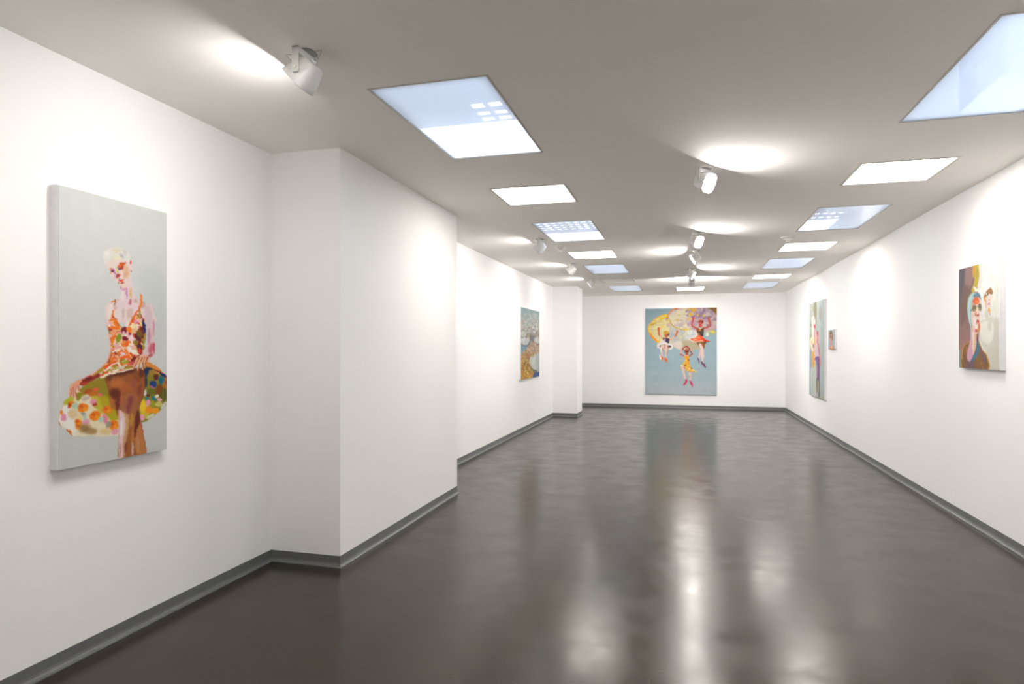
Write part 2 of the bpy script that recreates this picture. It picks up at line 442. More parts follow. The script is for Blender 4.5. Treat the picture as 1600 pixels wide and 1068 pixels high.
def paint_canvas(W,H,aspect,ops,seed=3,wobble=4.0,grain=0.02,softness=1.0):
    # colours of a painted canvas on a W x H grid; shapes are rings in 1/1000 of the canvas height
    rng=np.random.default_rng(seed)
    X,Y=np.meshgrid((np.arange(W)+.5)/W*1000*aspect,(np.arange(H)+.5)/H*1000)
    px=1000.0/H; pxx=1000.0*aspect/W
    X=X+wobble*value_noise(W,H,6,rng)+wobble*.5*value_noise(W,H,2.5,rng)
    Y=Y+wobble*value_noise(W,H,6,rng)+wobble*.5*value_noise(W,H,2.5,rng)
    img=np.zeros((H,W,3))
    def fill(p,col,soft,op=1.0,clip=None):
        lo=p.min(0)-soft-6; hi=p.max(0)+soft+6
        x0=max(0,int(lo[0]/pxx)); x1=min(W,int(hi[0]/pxx)+2); y0=max(0,int(lo[1]/px)); y1=min(H,int(hi[1]/px)+2)
        if x1<=x0 or y1<=y0: return None
        x=X[y0:y1,x0:x1]; y=Y[y0:y1,x0:x1]
        ins=np.zeros(x.shape,bool); d2=np.full(x.shape,1e12)
        q=np.roll(p,-1,0)
        for (ax,ay),(bx,by) in zip(p,q):
            if ay!=by:
                c=((ay>y)!=(by>y))&(x<(bx-ax)*(y-ay)/(by-ay)+ax); ins^=c
            ex,ey=bx-ax,by-ay; L=ex*ex+ey*ey+1e-9
            t=np.clip(((x-ax)*ex+(y-ay)*ey)/L,0,1)
            d2=np.minimum(d2,(x-ax-t*ex)**2+(y-ay-t*ey)**2)
        sd=np.sqrt(d2); sd=np.where(ins,sd,-sd)
        a=np.clip(.5+sd/max(soft,min(px,pxx)*1.2),0,1)
        a=a*a*(3-2*a)*op
        if clip is not None: a=a*clip[y0:y1,x0:x1]
        if col is None: return a,(y0,y1,x0,x1)
        s=img[y0:y1,x0:x1]; img[y0:y1,x0:x1]=s*(1-a[...,None])+np.array(col)*a[...,None]
    for o in ops:
        k=o[0]
        if k=='G':
            st=o[1]; ys=[s[0] for s in st]
            for c in range(3): img[...,c]=np.interp(Y,ys,[s[1][c] for s in st])
        elif k=='P':
            p=smooth_ring(np.array(o[4],float).reshape(-1,2)); fill(p,o[1],o[2]*softness,o[3])
        elif k=='D':
            pal,n,ln,wd,ang,ring=o[1:7]
            p=smooth_ring(np.array(ring,float).reshape(-1,2))
            r=fill(p,None,6)
            if r is None: continue
            clip=np.zeros((H,W)); a,(y0,y1,x0,x1)=r; clip[y0:y1,x0:x1]=a
            lo=p.min(0); hi=p.max(0)
            for i in range(n):
                c=lo+(hi-lo)*rng.random(2); an=math.radians(ang+rng.normal()*(35 if ang else 9))
                l=ln*(.5+rng.random()); w=wd*(.5+rng.random())
                ca,sa=math.cos(an),math.sin(an)
                qd=np.array([(-l,0),(-l*.5,-w),(l*.5,-w*.9),(l,0),(l*.5,w),(-l*.5,w*.9)])*.5
                qd=np.stack([qd[:,0]*ca-qd[:,1]*sa,qd[:,0]*sa+qd[:,1]*ca],1)+c
                fill(qd,pal[int(rng.random()*len(pal))],4*softness,.9,clip)
    n=value_noise(W,H,3,rng)*.5+value_noise(W,H,14,rng)*.5+rng.random((H,W))*.4-.2
    return np.clip(img*(1+grain*n[...,None]),0,255)

ART = {
'balloon_skirt': (240,590,0.4827,2.2,0.015,1.15,[
('G',[(0,(217,220,217)),(500,(214,217,215)),(1000,(210,213,210))]),
('P',(221,222,220),90,0.6,[21,21,202,27,175,274,46,312]),
('P',(205,211,211),60,0.6,[334,255,463,266,464,561,366,510]),
('P',(141,130,28),4,1,[354,656,373,637,406,642,451,667,481,694,492,717,493,794,461,823,417,851,355,873,340,843,340,728]),
('P',(229,141,51),4,1,[370,625,396,630,431,650,461,671,494,703,492,717,461,691,431,674,401,655,375,650]),
('P',(118,39,28),3,1,[381,653,430,668,459,680,485,709,488,707,462,678,432,664,383,648]),
('P',(8,45,90),6,1,[366,656,392,653,411,661,382,680,375,695,368,683]),
('P',(214,192,51),10,1,[345,798,368,780,397,833,354,860]),
('P',(164,130,39),8,1,[426,674,420,683,406,687,393,682,387,672,393,663,406,659,420,664]),
('P',(96,22,22),6,1,[440,692,436,701,426,704,416,700,412,691,416,682,426,679,436,683]),
('P',(8,107,130),5,1,[473,708,468,719,456,724,444,718,439,706,444,694,456,690,468,695]),
('P',(8,39,107),5,1,[478,692,471,693,457,688,446,680,443,674,451,674,464,678,476,686]),
('P',(8,56,130),6,1,[429,721,424,731,411,735,399,730,394,719,399,708,411,705,424,710]),
('P',(186,96,152),4,1,[416,736,411,737,404,734,398,730,397,726,402,725,409,728,415,732]),
('P',(130,67,8),8,1,[471,750,464,766,446,772,428,764,421,747,428,730,446,724,464,732]),
('P',(180,107,39),8,1,[488,729,485,743,476,748,467,742,464,727,467,713,476,708,485,714]),
('P',(96,96,8),8,1,[485,776,471,793,454,795,444,783,447,763,461,747,478,744,488,756]),
('P',(141,51,8),4,1,[491,717,489,725,484,728,479,725,476,716,479,707,484,704,489,708]),
('P',(79,11,17),5,1,[397,761,394,768,386,771,379,767,376,759,379,752,386,749,394,753]),
('P',(8,124,141),4,1,[427,782,423,789,414,792,405,788,402,780,405,772,414,770,423,773]),
('P',(17,130,141),4,1,[389,779,387,783,382,784,377,782,375,778,377,773,382,772,387,774]),
('P',(240,169,186),4,1,[458,791,452,795,443,794,435,789,434,782,440,779,449,780,457,785]),
('P',(164,164,17),8,1,[423,804,418,816,407,820,395,814,390,801,395,790,407,785,418,791]),
('P',(238,158,180),5,1,[395,799,390,809,383,812,377,806,377,795,381,786,389,783,395,788]),
('P',(226,226,214),6,1,[379,754,377,763,371,766,365,762,362,753,365,743,371,740,377,744]),
('P',(237,226,203),5,1,[442,767,441,772,434,776,426,778,420,775,421,771,428,766,436,764]),
('P',(203,197,96),8,1,[461,807,455,815,441,818,427,813,421,804,427,796,441,794,455,798]),
('P',(249,152,11),6,1,[409,827,403,836,390,839,376,834,371,823,376,814,390,811,403,816]),
('P',(250,158,11),6,1,[442,827,441,837,429,844,415,843,405,835,407,825,418,819,433,820]),
('P',(243,203,28),8,1,[376,812,371,828,360,834,349,826,344,809,349,793,360,787,371,795]),
('P',(226,220,186),8,1,[419,845,416,852,401,859,385,861,375,857,379,850,393,844,410,841]),
('P',(240,164,180),5,1,[368,853,365,862,357,864,349,860,346,851,349,842,357,840,365,844]),
('P',(214,214,203),8,1,[482,798,482,805,472,816,459,825,450,826,450,818,460,807,473,799]),
('P',(107,107,8),10,1,[426,753,419,763,402,765,385,760,378,750,385,740,402,737,419,742]),
('P',(39,51,73),8,1,[383,711,381,725,375,730,370,724,368,710,370,697,375,691,380,697]),
('P',(240,227,193),4,1,[1,806,11,782,22,762,40,745,70,726,100,706,139,690,179,677,212,671,221,721,221,784,247,841,247,905,213,908,163,904,124,896,85,892,55,886,29,860,6,840]),
('P',(246,243,236),16,1,[2,809,15,784,33,768,51,790,66,823,62,857,70,885,48,879,26,856,6,837]),
('P',(152,135,22),10,1,[85,717,123,694,171,679,212,673,221,721,221,773,246,834,221,846,187,814,163,761,115,740,88,748,66,754,77,730]),
('P',(186,169,11),14,1,[155,753,204,764,242,837,221,854,196,836,171,798]),
('P',(203,186,51),12,1,[127,748,155,753,179,813,163,815,135,780]),
('P',(186,192,39),8,1,[18,764,44,745,58,757,36,772,22,771]),
('P',(141,141,17),8,1,[85,750,80,760,72,762,66,756,66,745,70,735,78,733,84,739]),
('P',(180,84,17),8,1,[131,728,129,737,119,742,107,742,99,737,101,729,112,723,124,723]),
('P',(203,113,11),8,1,[154,737,151,745,138,750,124,750,116,744,120,736,132,731,146,731]),
('P',(248,90,62),6,1,[157,725,154,729,146,731,137,731,133,727,136,723,144,720,152,721]),
('P',(248,130,8),6,1,[59,767,60,776,54,783,44,783,36,777,35,768,41,762,51,761]),
('P',(197,62,8),5,1,[45,776,44,782,39,784,35,781,34,775,35,769,39,767,44,770]),
('P',(245,130,8),6,1,[114,785,109,799,92,805,75,799,71,785,83,774,102,774]),
('P',(226,96,8),6,1,[94,786,91,789,85,789,79,786,77,781,80,778,87,778,93,781]),
('P',(250,158,17),6,1,[109,796,106,800,99,800,93,796,91,791,95,788,101,787,107,791]),
('P',(245,130,8),6,1,[167,820,162,835,143,841,124,834,120,819,133,808,154,808]),
('P',(226,96,8),6,1,[145,820,142,824,135,824,128,820,126,815,130,812,137,812,143,815]),
('P',(250,158,17),6,1,[162,831,158,835,150,835,144,832,142,826,146,822,153,822,160,826]),
('P',(245,130,8),6,1,[215,803,210,817,194,822,177,816,173,802,184,791,203,792]),
('P',(226,96,8),6,1,[196,803,192,806,186,806,181,803,179,799,182,796,188,795,194,798]),
('P',(250,158,17),6,1,[210,813,206,817,200,817,194,814,193,809,196,805,202,805,208,808]),
('P',(245,130,8),6,1,[244,865,240,881,224,886,207,878,202,862,213,850,232,852]),
('P',(226,96,8),6,1,[225,864,222,867,216,868,210,864,208,859,212,856,218,855,224,859]),
('P',(250,158,17),6,1,[239,875,235,880,229,880,224,877,222,871,226,867,232,866,238,870]),
('P',(245,130,8),6,1,[88,840,87,854,77,858,66,850,62,836,68,826,79,828]),
('P',(226,96,8),6,1,[77,838,74,841,71,842,67,839,67,835,69,831,73,831,76,833]),
('P',(250,158,17),6,1,[85,848,83,852,79,853,76,850,75,845,77,841,81,840,84,843]),
('P',(245,130,8),6,1,[72,855,73,864,70,866,65,861,63,852,64,846,68,847]),
('P',(226,96,8),6,1,[68,853,67,855,66,856,65,855,65,852,66,850,67,849,68,850]),
('P',(250,158,17),6,1,[71,859,70,862,69,863,68,861,68,858,69,855,70,855,71,856]),
('P',(245,130,8),6,1,[83,856,84,866,79,869,74,863,71,852,73,846,78,847]),
('P',(226,96,8),6,1,[78,854,77,856,75,857,73,855,73,852,74,850,76,849,78,851]),
('P',(250,158,17),6,1,[82,861,81,864,79,865,77,863,77,859,78,856,80,856,82,857]),
('P',(245,130,8),6,1,[49,870,48,877,43,880,38,875,35,868,38,862,44,863]),
('P',(226,96,8),6,1,[43,869,42,871,40,871,38,870,38,867,39,865,41,865,42,866]),
('P',(250,158,17),6,1,[47,874,46,876,44,877,42,875,42,873,43,870,45,870,47,871]),
('P',(245,130,8),6,1,[15,800,16,807,13,810,9,805,6,797,8,791,12,792]),
('P',(226,96,8),6,1,[12,798,11,800,9,800,8,799,8,797,9,795,11,794,12,795]),
('P',(250,158,17),6,1,[15,803,14,806,12,806,11,805,11,802,12,800,14,799,15,800]),
('P',(240,152,180),8,1,[148,772,145,779,135,781,126,778,122,770,126,764,135,761,145,765]),
('P',(180,56,39),6,1,[151,779,150,784,143,787,135,787,131,784,132,779,139,776,147,776]),
('P',(234,152,180),8,1,[28,817,25,826,18,829,11,824,8,815,11,806,18,803,25,808]),
('P',(237,164,192),8,1,[122,843,118,851,106,856,93,853,87,844,90,836,102,832,115,834]),
('P',(240,141,169),7,1,[196,839,197,852,191,859,182,854,175,842,174,829,180,823,189,827]),
('P',(243,164,186),8,1,[243,895,238,903,227,905,217,900,212,891,217,883,227,880,238,885]),
('P',(240,107,118),6,1,[172,747,169,752,163,754,157,751,154,746,157,741,163,739,169,742]),
('P',(186,214,192),9,1,[74,780,71,789,62,792,54,787,50,778,54,770,62,767,71,771]),
('P',(180,214,186),9,1,[180,842,177,849,168,851,159,847,156,839,159,832,168,830,177,834]),
('P',(152,152,152),8,1,[104,813,101,818,94,819,87,817,84,811,87,807,94,805,101,808]),
('P',(186,203,197),8,1,[107,824,105,831,100,834,95,830,93,823,95,816,100,813,105,817]),
('P',(164,164,141),8,1,[209,866,203,873,195,874,190,868,191,858,197,851,205,850,210,857]),
('P',(203,180,169),9,1,[120,752,117,759,107,765,95,765,88,761,90,754,101,748,113,748]),
('P',(158,124,73),18,1,[131,875,121,883,101,882,83,872,78,860,87,851,107,852,125,862]),
('P',(175,141,90),14,1,[151,882,145,888,131,890,118,885,112,877,117,870,131,869,145,873]),
('P',(234,203,141),14,1,[213,889,205,896,188,897,170,892,163,883,170,876,188,875,205,881]),
('P',(229,203,158),14,1,[72,809,66,821,53,825,40,818,35,806,40,794,53,791,66,797]),
('P',(243,214,141),9,1,[92,825,89,831,81,833,73,829,70,823,73,818,81,816,89,819]),
('P',(197,96,39),3,1,[-1,829,1,840,11,850,12,849,4,839,1,829]),
('P',(203,84,28),3,1,[28,863,43,878,53,885,54,884,45,876,31,860]),
('P',(226,141,96),3,0.7,[2,813,10,787,23,764,21,764,9,786,0,812]),
('P',(158,87,37),4,1,[187,672,229,663,259,658,317,654,354,658,369,687,370,730,357,775,344,805,344,844,355,880,368,943,376,999,323,999,247,999,244,945,245,893,243,841,225,802,210,757,194,716]),
('P',(96,39,11),14,1,[338,658,319,668,270,678,222,681,201,678,219,668,266,658,316,654]),
('P',(118,56,22),14,1,[219,681,214,693,202,698,190,692,185,679,190,667,202,662,214,668]),
('P',(193,107,45),22,1,[277,713,267,729,242,734,218,726,208,710,218,695,242,689,267,697]),
('P',(107,41,14),20,1,[254,757,240,768,221,768,207,755,206,738,219,727,238,727,253,740]),
('P',(107,39,28),14,1,[250,787,244,804,236,810,231,802,231,783,237,766,244,760,250,769]),
('P',(141,73,28),20,1,[359,683,352,699,335,705,319,697,313,681,319,665,335,659,352,666]),
('P',(101,39,22),10,1,[366,671,363,685,354,690,345,684,342,671,345,657,354,652,362,658]),
('P',(180,96,39),22,1,[324,717,320,732,298,743,272,744,257,734,261,718,283,707,309,706]),
('P',(158,79,62),16,1,[329,712,325,725,315,730,305,724,301,711,305,698,315,692,325,698]),
('P',(186,107,39),12,1,[227,782,230,800,225,809,215,802,206,785,204,767,209,758,219,764]),
('P',(169,101,62),16,1,[260,761,304,749,336,766,336,812,318,856,286,913,273,949,251,886,247,819]),
('P',(141,62,67),12,1,[286,789,297,763,313,768,306,794,293,829,284,830]),
('P',(141,56,45),12,1,[353,742,347,757,339,762,334,754,335,738,341,723,349,717,354,725]),
('P',(203,96,62),7,1,[261,769,258,787,255,794,253,786,254,767,257,749,260,742,262,750]),
('P',(213,166,113),16,1,[260,820,291,838,293,876,282,931,280,987,265,996,260,895]),
('P',(238,206,209),9,1,[245,815,264,821,275,852,273,896,264,948,265,996,248,998,245,945,246,871]),
('P',(248,237,234),10,1,[264,881,261,904,256,913,252,902,252,879,255,856,260,846,263,857]),
('P',(214,141,130),7,1,[255,969,254,987,252,994,249,986,248,968,249,949,251,942,254,950]),
('P',(226,152,130),6,1,[250,831,249,846,247,852,244,846,243,830,244,814,247,808,249,815]),
('P',(169,96,41),12,1,[297,835,322,826,327,880,318,936,307,995,276,994,286,932,297,884]),
('P',(192,141,51),10,1,[316,857,311,875,304,881,297,872,296,853,301,835,309,829,315,838]),
('P',(141,67,39),10,1,[285,963,279,978,273,982,270,975,271,959,276,944,282,939,286,947]),
('P',(192,124,62),12,1,[323,919,315,942,306,949,301,938,303,914,311,892,320,884,325,895]),
('P',(197,124,62),9,1,[331,862,348,875,368,947,375,997,329,995,320,948,325,895]),
('P',(109,39,22),8,1,[328,827,340,828,346,859,341,882,329,903,319,929,319,887]),
('P',(222,192,186),9,1,[314,972,312,991,307,997,304,989,304,970,306,952,310,945,314,953]),
('P',(203,141,96),9,1,[345,959,344,983,339,993,332,982,328,957,328,933,333,923,340,934]),
('P',(186,96,130),3,0.8,[343,844,352,879,365,943,373,996,376,997,368,943,355,879,347,844]),
('P',(73,22,28),3,0.5,[366,691,368,730,355,775,343,809,345,810,358,776,372,730,370,691]),
('P',(240,214,203),3,1,[244,841,243,893,245,945,246,997,248,997,247,945,245,893,246,841]),
('P',(229,200,203),4,1,[364,395,407,392,416,427,417,502,420,577,407,601,379,612,353,604,369,581,379,554,382,507,373,453]),
('P',(243,226,229),14,1,[407,435,404,466,395,479,386,467,382,437,386,406,395,393,404,405]),
('P',(203,152,175),10,1,[398,522,396,547,390,557,385,547,383,522,385,497,390,487,396,497]),
('P',(214,107,124),12,1,[417,576,407,591,395,596,387,587,388,570,398,555,410,550,418,559]),
('P',(203,73,96),5,1,[421,573,420,590,417,597,414,590,413,573,414,556,417,549,420,556]),
('P',(197,96,96),8,1,[412,597,409,603,396,610,382,613,374,611,377,605,390,599,404,595]),
('P',(180,141,164),8,1,[378,456,376,473,371,480,366,473,364,457,366,440,371,433,376,440]),
('P',(225,141,73),4,1,[192,410,197,471,200,511,213,536,224,573,224,606,201,631,176,656,128,683,97,699,78,694,116,673,160,648,197,617,209,580,204,536,194,482]),
('P',(240,197,203),5,1,[189,439,193,490,201,537,204,576,194,612,158,646,119,669,85,684,87,688,122,673,162,650,199,614,210,577,207,536,199,489,195,438]),
('P',(197,73,17),3,1,[203,515,211,537,217,573,211,602,191,630,194,632,215,603,222,573,215,536,208,514]),
('P',(186,152,28),6,1,[172,641,141,666,115,680,118,685,147,673,180,649]),
('P',(231,164,51),3,1,[211,548,215,573,211,591,216,592,220,573,216,547]),
('P',(152,39,22),5,1,[84,686,113,678,136,674,160,666,164,677,128,693,93,709,78,698]),
('P',(203,62,39),5,1,[108,699,106,703,99,707,91,708,86,705,88,701,95,698,104,697]),
('P',(96,17,11),5,1,[131,681,128,685,118,689,107,691,102,690,105,686,115,683,126,681]),
('P',(237,217,216),4,1,[255,339,258,365,236,384,203,400,186,416,192,476,196,475,414,467,414,430,401,400,362,386,326,369,309,346,306,302,263,333]),
('P',(243,227,222),10,1,[225,434,220,459,210,469,200,460,196,436,200,411,210,401,220,410]),
('P',(214,186,180),8,1,[272,414,271,447,267,461,263,447,261,415,263,382,267,368,271,381]),
('P',(220,186,180),8,1,[246,407,237,422,227,427,223,418,226,402,236,387,246,382,250,391]),
('P',(209,175,169),9,1,[373,401,364,410,349,411,338,404,337,393,347,384,361,383,372,390]),
('P',(222,192,186),12,1,[312,435,308,461,298,471,288,462,284,437,288,412,298,401,308,410]),
('P',(214,152,169),6,1,[289,366,288,383,284,390,280,383,278,367,280,350,284,343,288,349]),
('P',(222,197,203),12,1,[406,443,400,478,385,493,370,479,364,445,370,410,385,395,400,408]),
('P',(209,164,152),6,1,[347,391,340,397,321,404,301,408,292,407,299,402,318,395,338,390]),
('P',(243,229,226),14,1,[334,476,325,493,305,501,285,494,277,478,285,461,305,453,325,460]),
('P',(222,141,164),4,1,[418,485,416,512,414,523,411,512,410,486,411,460,414,449,416,459]),
('P',(243,193,141),4,1,[219,450,204,467,198,500,213,536,224,573,220,610,184,634,172,670,176,683,213,670,256,663,314,651,332,623,355,600,364,554,373,511,370,453,352,446,322,432,304,459,287,486,270,493,253,486,236,459]),
('D',[(250,118,8),(243,96,8),(250,118,8),(246,225,186),(243,180,186),(118,11,28),(147,147,17),(220,56,11),(246,225,186),(250,243,226),(186,73,28),(250,118,8),(243,180,186)],300,30,12,30,[219,450,204,467,198,500,213,536,224,573,220,610,184,634,172,670,176,683,213,670,256,663,314,651,332,623,355,600,364,554,373,511,370,453,352,446,322,432,304,459,287,486,270,493,253,486,236,459]),
('D',[(250,118,8),(246,225,186),(243,180,186),(250,243,226),(243,96,8)],60,24,10,-40,[205,526,243,525,260,599,192,635,217,599]),
('D',[(96,28,28),(118,96,17),(73,17,39),(164,39,17)],40,30,12,80,[331,504,371,484,367,569,350,600,327,562]),
('P',(8,34,141),4,1,[363,465,371,472,374,499,369,513,362,499]),
('P',(39,28,62),4,1,[357,457,364,453,366,484,362,503,356,484]),
('P',(169,158,17),4,1,[366,515,373,511,367,561,357,588,359,554]),
('P',(118,17,39),6,1,[283,502,279,512,269,517,259,513,255,502,259,492,269,487,279,491]),
('P',(243,186,214),4,1,[274,513,272,519,268,521,264,519,262,513,263,507,268,505,272,507]),
('P',(141,152,17),5,1,[257,536,249,546,238,548,232,541,233,529,241,519,251,517,258,524]),
('P',(130,11,34),5,1,[289,538,283,542,272,541,263,536,261,530,268,526,278,527,287,532]),
('P',(250,118,8),4,1,[242,498,235,501,222,500,210,495,206,490,212,487,225,488,237,492]),
('P',(250,130,28),4,1,[306,493,305,501,297,507,287,507,280,502,281,494,289,488,299,488]),
('P',(250,231,180),6,1,[323,476,324,484,318,492,307,493,299,488,298,479,304,472,314,471]),
('P',(240,152,186),5,1,[333,467,329,475,322,477,317,474,316,465,320,457,327,455,332,459]),
('P',(250,248,237),4,1,[328,590,322,594,311,594,301,589,299,583,305,579,316,579,326,584]),
('P',(250,220,226),6,1,[316,527,316,537,310,543,300,543,292,535,292,526,299,519,309,520]),
('P',(250,107,8),4,1,[291,555,286,564,279,567,274,562,273,553,278,544,285,542,290,546]),
('P',(250,164,118),6,1,[230,514,226,522,217,525,208,522,205,515,208,507,217,503,226,506]),
('P',(248,203,220),4,1,[279,604,272,605,262,601,255,593,255,587,262,586,272,590,279,598]),
('P',(250,107,8),4,1,[299,602,293,608,275,613,256,614,248,611,254,606,272,601,291,599]),
('P',(250,243,226),5,1,[306,580,299,582,290,578,285,572,285,566,292,564,301,568,306,574]),
('P',(152,158,28),4,1,[292,623,288,628,275,632,261,633,255,631,259,627,272,623,286,621]),
('P',(237,51,39),4,1,[350,583,348,589,343,592,339,589,337,583,339,576,343,573,348,576]),
('P',(250,118,8),3,1,[219,426,215,437,212,456,222,456,223,438,224,426]),
('P',(107,39,62),3,1,[218,451,231,463,244,486,246,486,233,462,220,449]),
('P',(243,96,8),3,1,[340,400,339,414,323,430,308,462,293,481,297,484,314,464,330,433,347,417,350,400]),
('P',(186,164,28),3,1,[340,423,339,450,347,450,351,423]),
('P',(141,39,51),3,1,[348,435,360,457,363,456,351,434]),
('P',(250,118,8),3,1,[204,471,224,466,233,476,239,471,227,459,203,464]),
('P',(240,107,17),3,1,[184,652,200,638,220,624,215,618,193,632,176,645]),
('P',(231,62,8),3,1,[195,647,227,630,224,626,190,640]),
('P',(250,238,214),3,1,[188,659,219,637,244,632,242,629,216,633,184,654]),
('P',(158,164,28),3,1,[197,661,235,652,261,647,260,644,234,648,196,656]),
('P',(209,214,197),3,1,[249,653,283,641,281,636,246,645]),
('P',(141,147,17),3,1,[275,655,314,644,313,640,272,649]),
('P',(249,238,214),3,1,[170,686,194,676,227,669,270,663,316,655,315,651,269,659,225,664,191,670,166,679]),
('P',(243,96,17),3,1,[171,679,194,663,191,659,165,672]),
('P',(238,173,141),4,1,[320,623,336,606,379,600,390,612,379,628,350,631,323,642,305,641]),
('P',(214,96,84),4,1,[291,633,318,623,323,634,300,641]),
('P',(141,39,28),3,1,[336,610,324,629,316,652,319,654,329,631,343,613]),
('P',(240,180,135),3,1,[332,610,320,629,311,652,316,654,326,631,339,613]),
('P',(141,39,28),3,1,[351,611,340,638,338,662,342,662,346,639,358,613]),
('P',(240,180,135),3,1,[347,610,336,638,333,662,338,662,342,639,354,613]),
('P',(141,39,28),3,1,[365,611,356,635,359,657,363,657,362,635,372,613]),
('P',(240,180,135),3,1,[361,611,352,634,354,657,360,657,358,635,368,613]),
('P',(141,39,28),3,1,[377,609,368,631,373,652,376,651,373,632,384,611]),
('P',(240,180,135),3,1,[372,609,363,631,368,652,373,651,370,632,380,611]),
('P',(203,186,51),3,1,[349,623,342,642,345,643,352,624]),
('P',(192,62,34),3,1,[54,698,44,716,42,744,46,744,49,717,60,702]),
('P',(243,175,141),3,1,[51,698,40,715,38,743,43,744,46,717,57,702]),
('P',(192,62,34),3,1,[64,692,51,717,56,748,59,748,56,718,70,695]),
('P',(243,175,141),3,1,[60,692,47,716,52,747,56,747,53,718,67,695]),
('P',(192,62,34),3,1,[75,688,60,721,68,751,72,751,65,721,81,690]),
('P',(243,175,141),3,1,[71,687,56,720,64,751,69,750,62,721,78,690]),
('P',(192,62,34),3,1,[84,686,73,711,82,734,85,733,79,712,90,689]),
('P',(243,175,141),3,1,[80,686,70,711,78,734,83,733,76,712,87,689]),
('P',(235,213,216),4,1,[255,345,282,342,304,314,316,347,326,367,345,379,339,411,247,417,235,397,255,378]),
('P',(226,186,130),8,1,[308,353,307,368,303,374,298,369,295,354,296,340,300,333,305,338]),
('P',(203,107,118),8,1,[304,388,301,397,296,401,293,397,293,387,296,378,301,375,304,379]),
('P',(197,141,186),8,1,[287,357,286,368,282,373,279,369,278,358,279,347,282,342,286,346]),
('P',(214,175,164),10,1,[335,382,333,387,326,390,319,388,316,384,319,379,326,376,332,378]),
('P',(240,226,226),10,1,[270,369,269,384,264,390,260,384,258,370,260,355,264,349,269,355]),
('P',(250,135,39),3,1,[347,356,347,379,341,408,352,408,357,378,356,356]),
('P',(250,124,8),3,1,[228,385,215,392,212,399,217,401,219,397,232,392]),
('P',(107,96,84),3,1,[229,385,225,405,228,405,232,385]),
('P',(230,227,220),4,1,[184,205,199,197,214,185,240,178,258,184,273,181,291,196,302,218,297,234,276,229,243,218,214,230,195,257,188,256,181,242,178,222]),
('P',(238,236,231),12,1,[205,217,197,227,188,230,182,224,183,213,190,203,200,200,205,206]),
('P',(229,220,192),12,1,[252,194,245,202,232,205,221,201,217,194,223,187,236,184,248,187]),
('P',(203,197,203),9,1,[267,219,260,222,252,220,247,215,249,209,255,205,264,207,268,213]),
('P',(214,211,203),9,1,[281,191,284,200,280,206,273,207,265,201,262,193,265,186,273,186]),
('P',(186,180,186),6,1,[259,212,260,218,258,221,254,220,251,216,250,211,252,207,255,208]),
('P',(238,217,212),3,1,[189,257,205,239,234,220,258,222,276,229,294,235,301,250,300,289,298,312,288,336,273,345,258,339,234,316,215,298,203,279]),
('P',(235,231,197),14,1,[255,222,250,230,237,234,225,233,220,227,225,219,237,214,250,215]),
('P',(234,222,203),12,1,[227,251,219,258,210,259,205,253,207,243,215,236,224,235,229,241]),
('P',(226,173,135),14,1,[293,283,285,293,274,296,267,289,268,278,276,268,287,265,294,271]),
('P',(229,186,152),14,1,[291,258,287,270,276,276,265,272,261,262,265,251,276,245,287,248]),
('P',(240,214,197),12,1,[284,322,282,329,273,335,262,337,256,333,258,327,267,321,278,319]),
('P',(229,107,39),6,1,[273,242,271,248,262,254,251,255,246,252,248,245,257,240,268,238]),
('P',(203,79,22),5,1,[279,237,275,241,265,245,254,247,249,245,253,242,263,238,274,236]),
('P',(237,84,8),5,1,[268,261,262,264,251,264,242,261,240,255,246,251,256,251,265,255]),
('P',(107,22,67),5,1,[265,264,262,267,254,269,247,269,244,267,247,263,254,261,262,262]),
('P',(79,96,118),3,1,[264,253,263,256,260,257,258,257,256,254,258,252,260,251,263,251]),
('P',(124,141,152),4,1,[248,258,247,262,243,263,240,262,238,260,240,257,243,255,247,256]),
('P',(51,39,51),2,1,[261,255,261,256,259,257,258,257,257,255,258,254,259,253,261,254]),
('P',(186,107,164),7,1,[230,274,232,282,230,286,226,285,221,278,219,271,221,266,226,268]),
('P',(203,118,73),5,1,[218,266,217,269,212,271,206,272,204,270,205,267,210,265,216,264]),
('P',(96,22,39),4,1,[224,276,222,279,216,280,211,279,209,276,212,273,218,272,223,273]),
('P',(39,28,39),3,1,[217,277,216,279,213,280,211,279,210,278,211,276,213,274,216,275]),
('P',(237,118,62),4,1,[214,283,213,285,211,286,208,285,207,284,208,282,211,281,213,281]),
('P',(226,214,107),6,1,[239,267,239,274,237,278,235,275,234,268,235,261,237,257,239,260]),
('P',(164,39,28),4,1,[252,293,248,298,240,299,234,297,232,292,236,287,243,285,250,288]),
('P',(107,96,107),3,1,[246,292,245,294,242,295,239,295,238,293,239,290,242,289,245,290]),
('P',(231,84,39),4,1,[256,285,255,287,250,290,245,292,242,291,243,288,248,285,253,284]),
('P',(214,73,39),3,1,[243,300,242,302,239,303,236,302,235,301,236,299,239,298,242,298]),
('P',(186,186,107),4,1,[244,277,243,282,242,284,240,282,239,277,240,273,242,270,243,272]),
('P',(107,84,79),3,1,[253,303,254,306,252,307,250,307,248,305,248,303,249,301,252,301]),
('P',(234,62,62),3,1,[270,305,267,309,259,311,250,312,246,311,249,307,258,304,266,304]),
('P',(226,141,51),3,1,[270,311,268,313,262,316,255,316,252,315,255,313,261,311,267,310]),
('P',(175,39,28),3,1,[271,317,269,319,262,321,254,322,251,321,254,319,261,316,268,316]),
('P',(141,96,96),3,1,[247,321,244,323,242,324,242,322,243,319,245,316,247,316,248,318]),
('P',(96,73,84),2,1,[276,302,275,303,272,305,269,307,267,307,268,306,271,304,274,302]),
('P',(213,141,180),7,1,[286,336,283,340,275,344,265,345,260,344,263,340,272,336,281,334]),
('P',(222,152,186),5,1,[231,295,232,300,232,303,229,302,226,297,225,292,226,289,228,291]),
('P',(214,141,175),5,1,[258,335,260,339,260,341,257,341,253,339,250,335,251,333,254,333]),
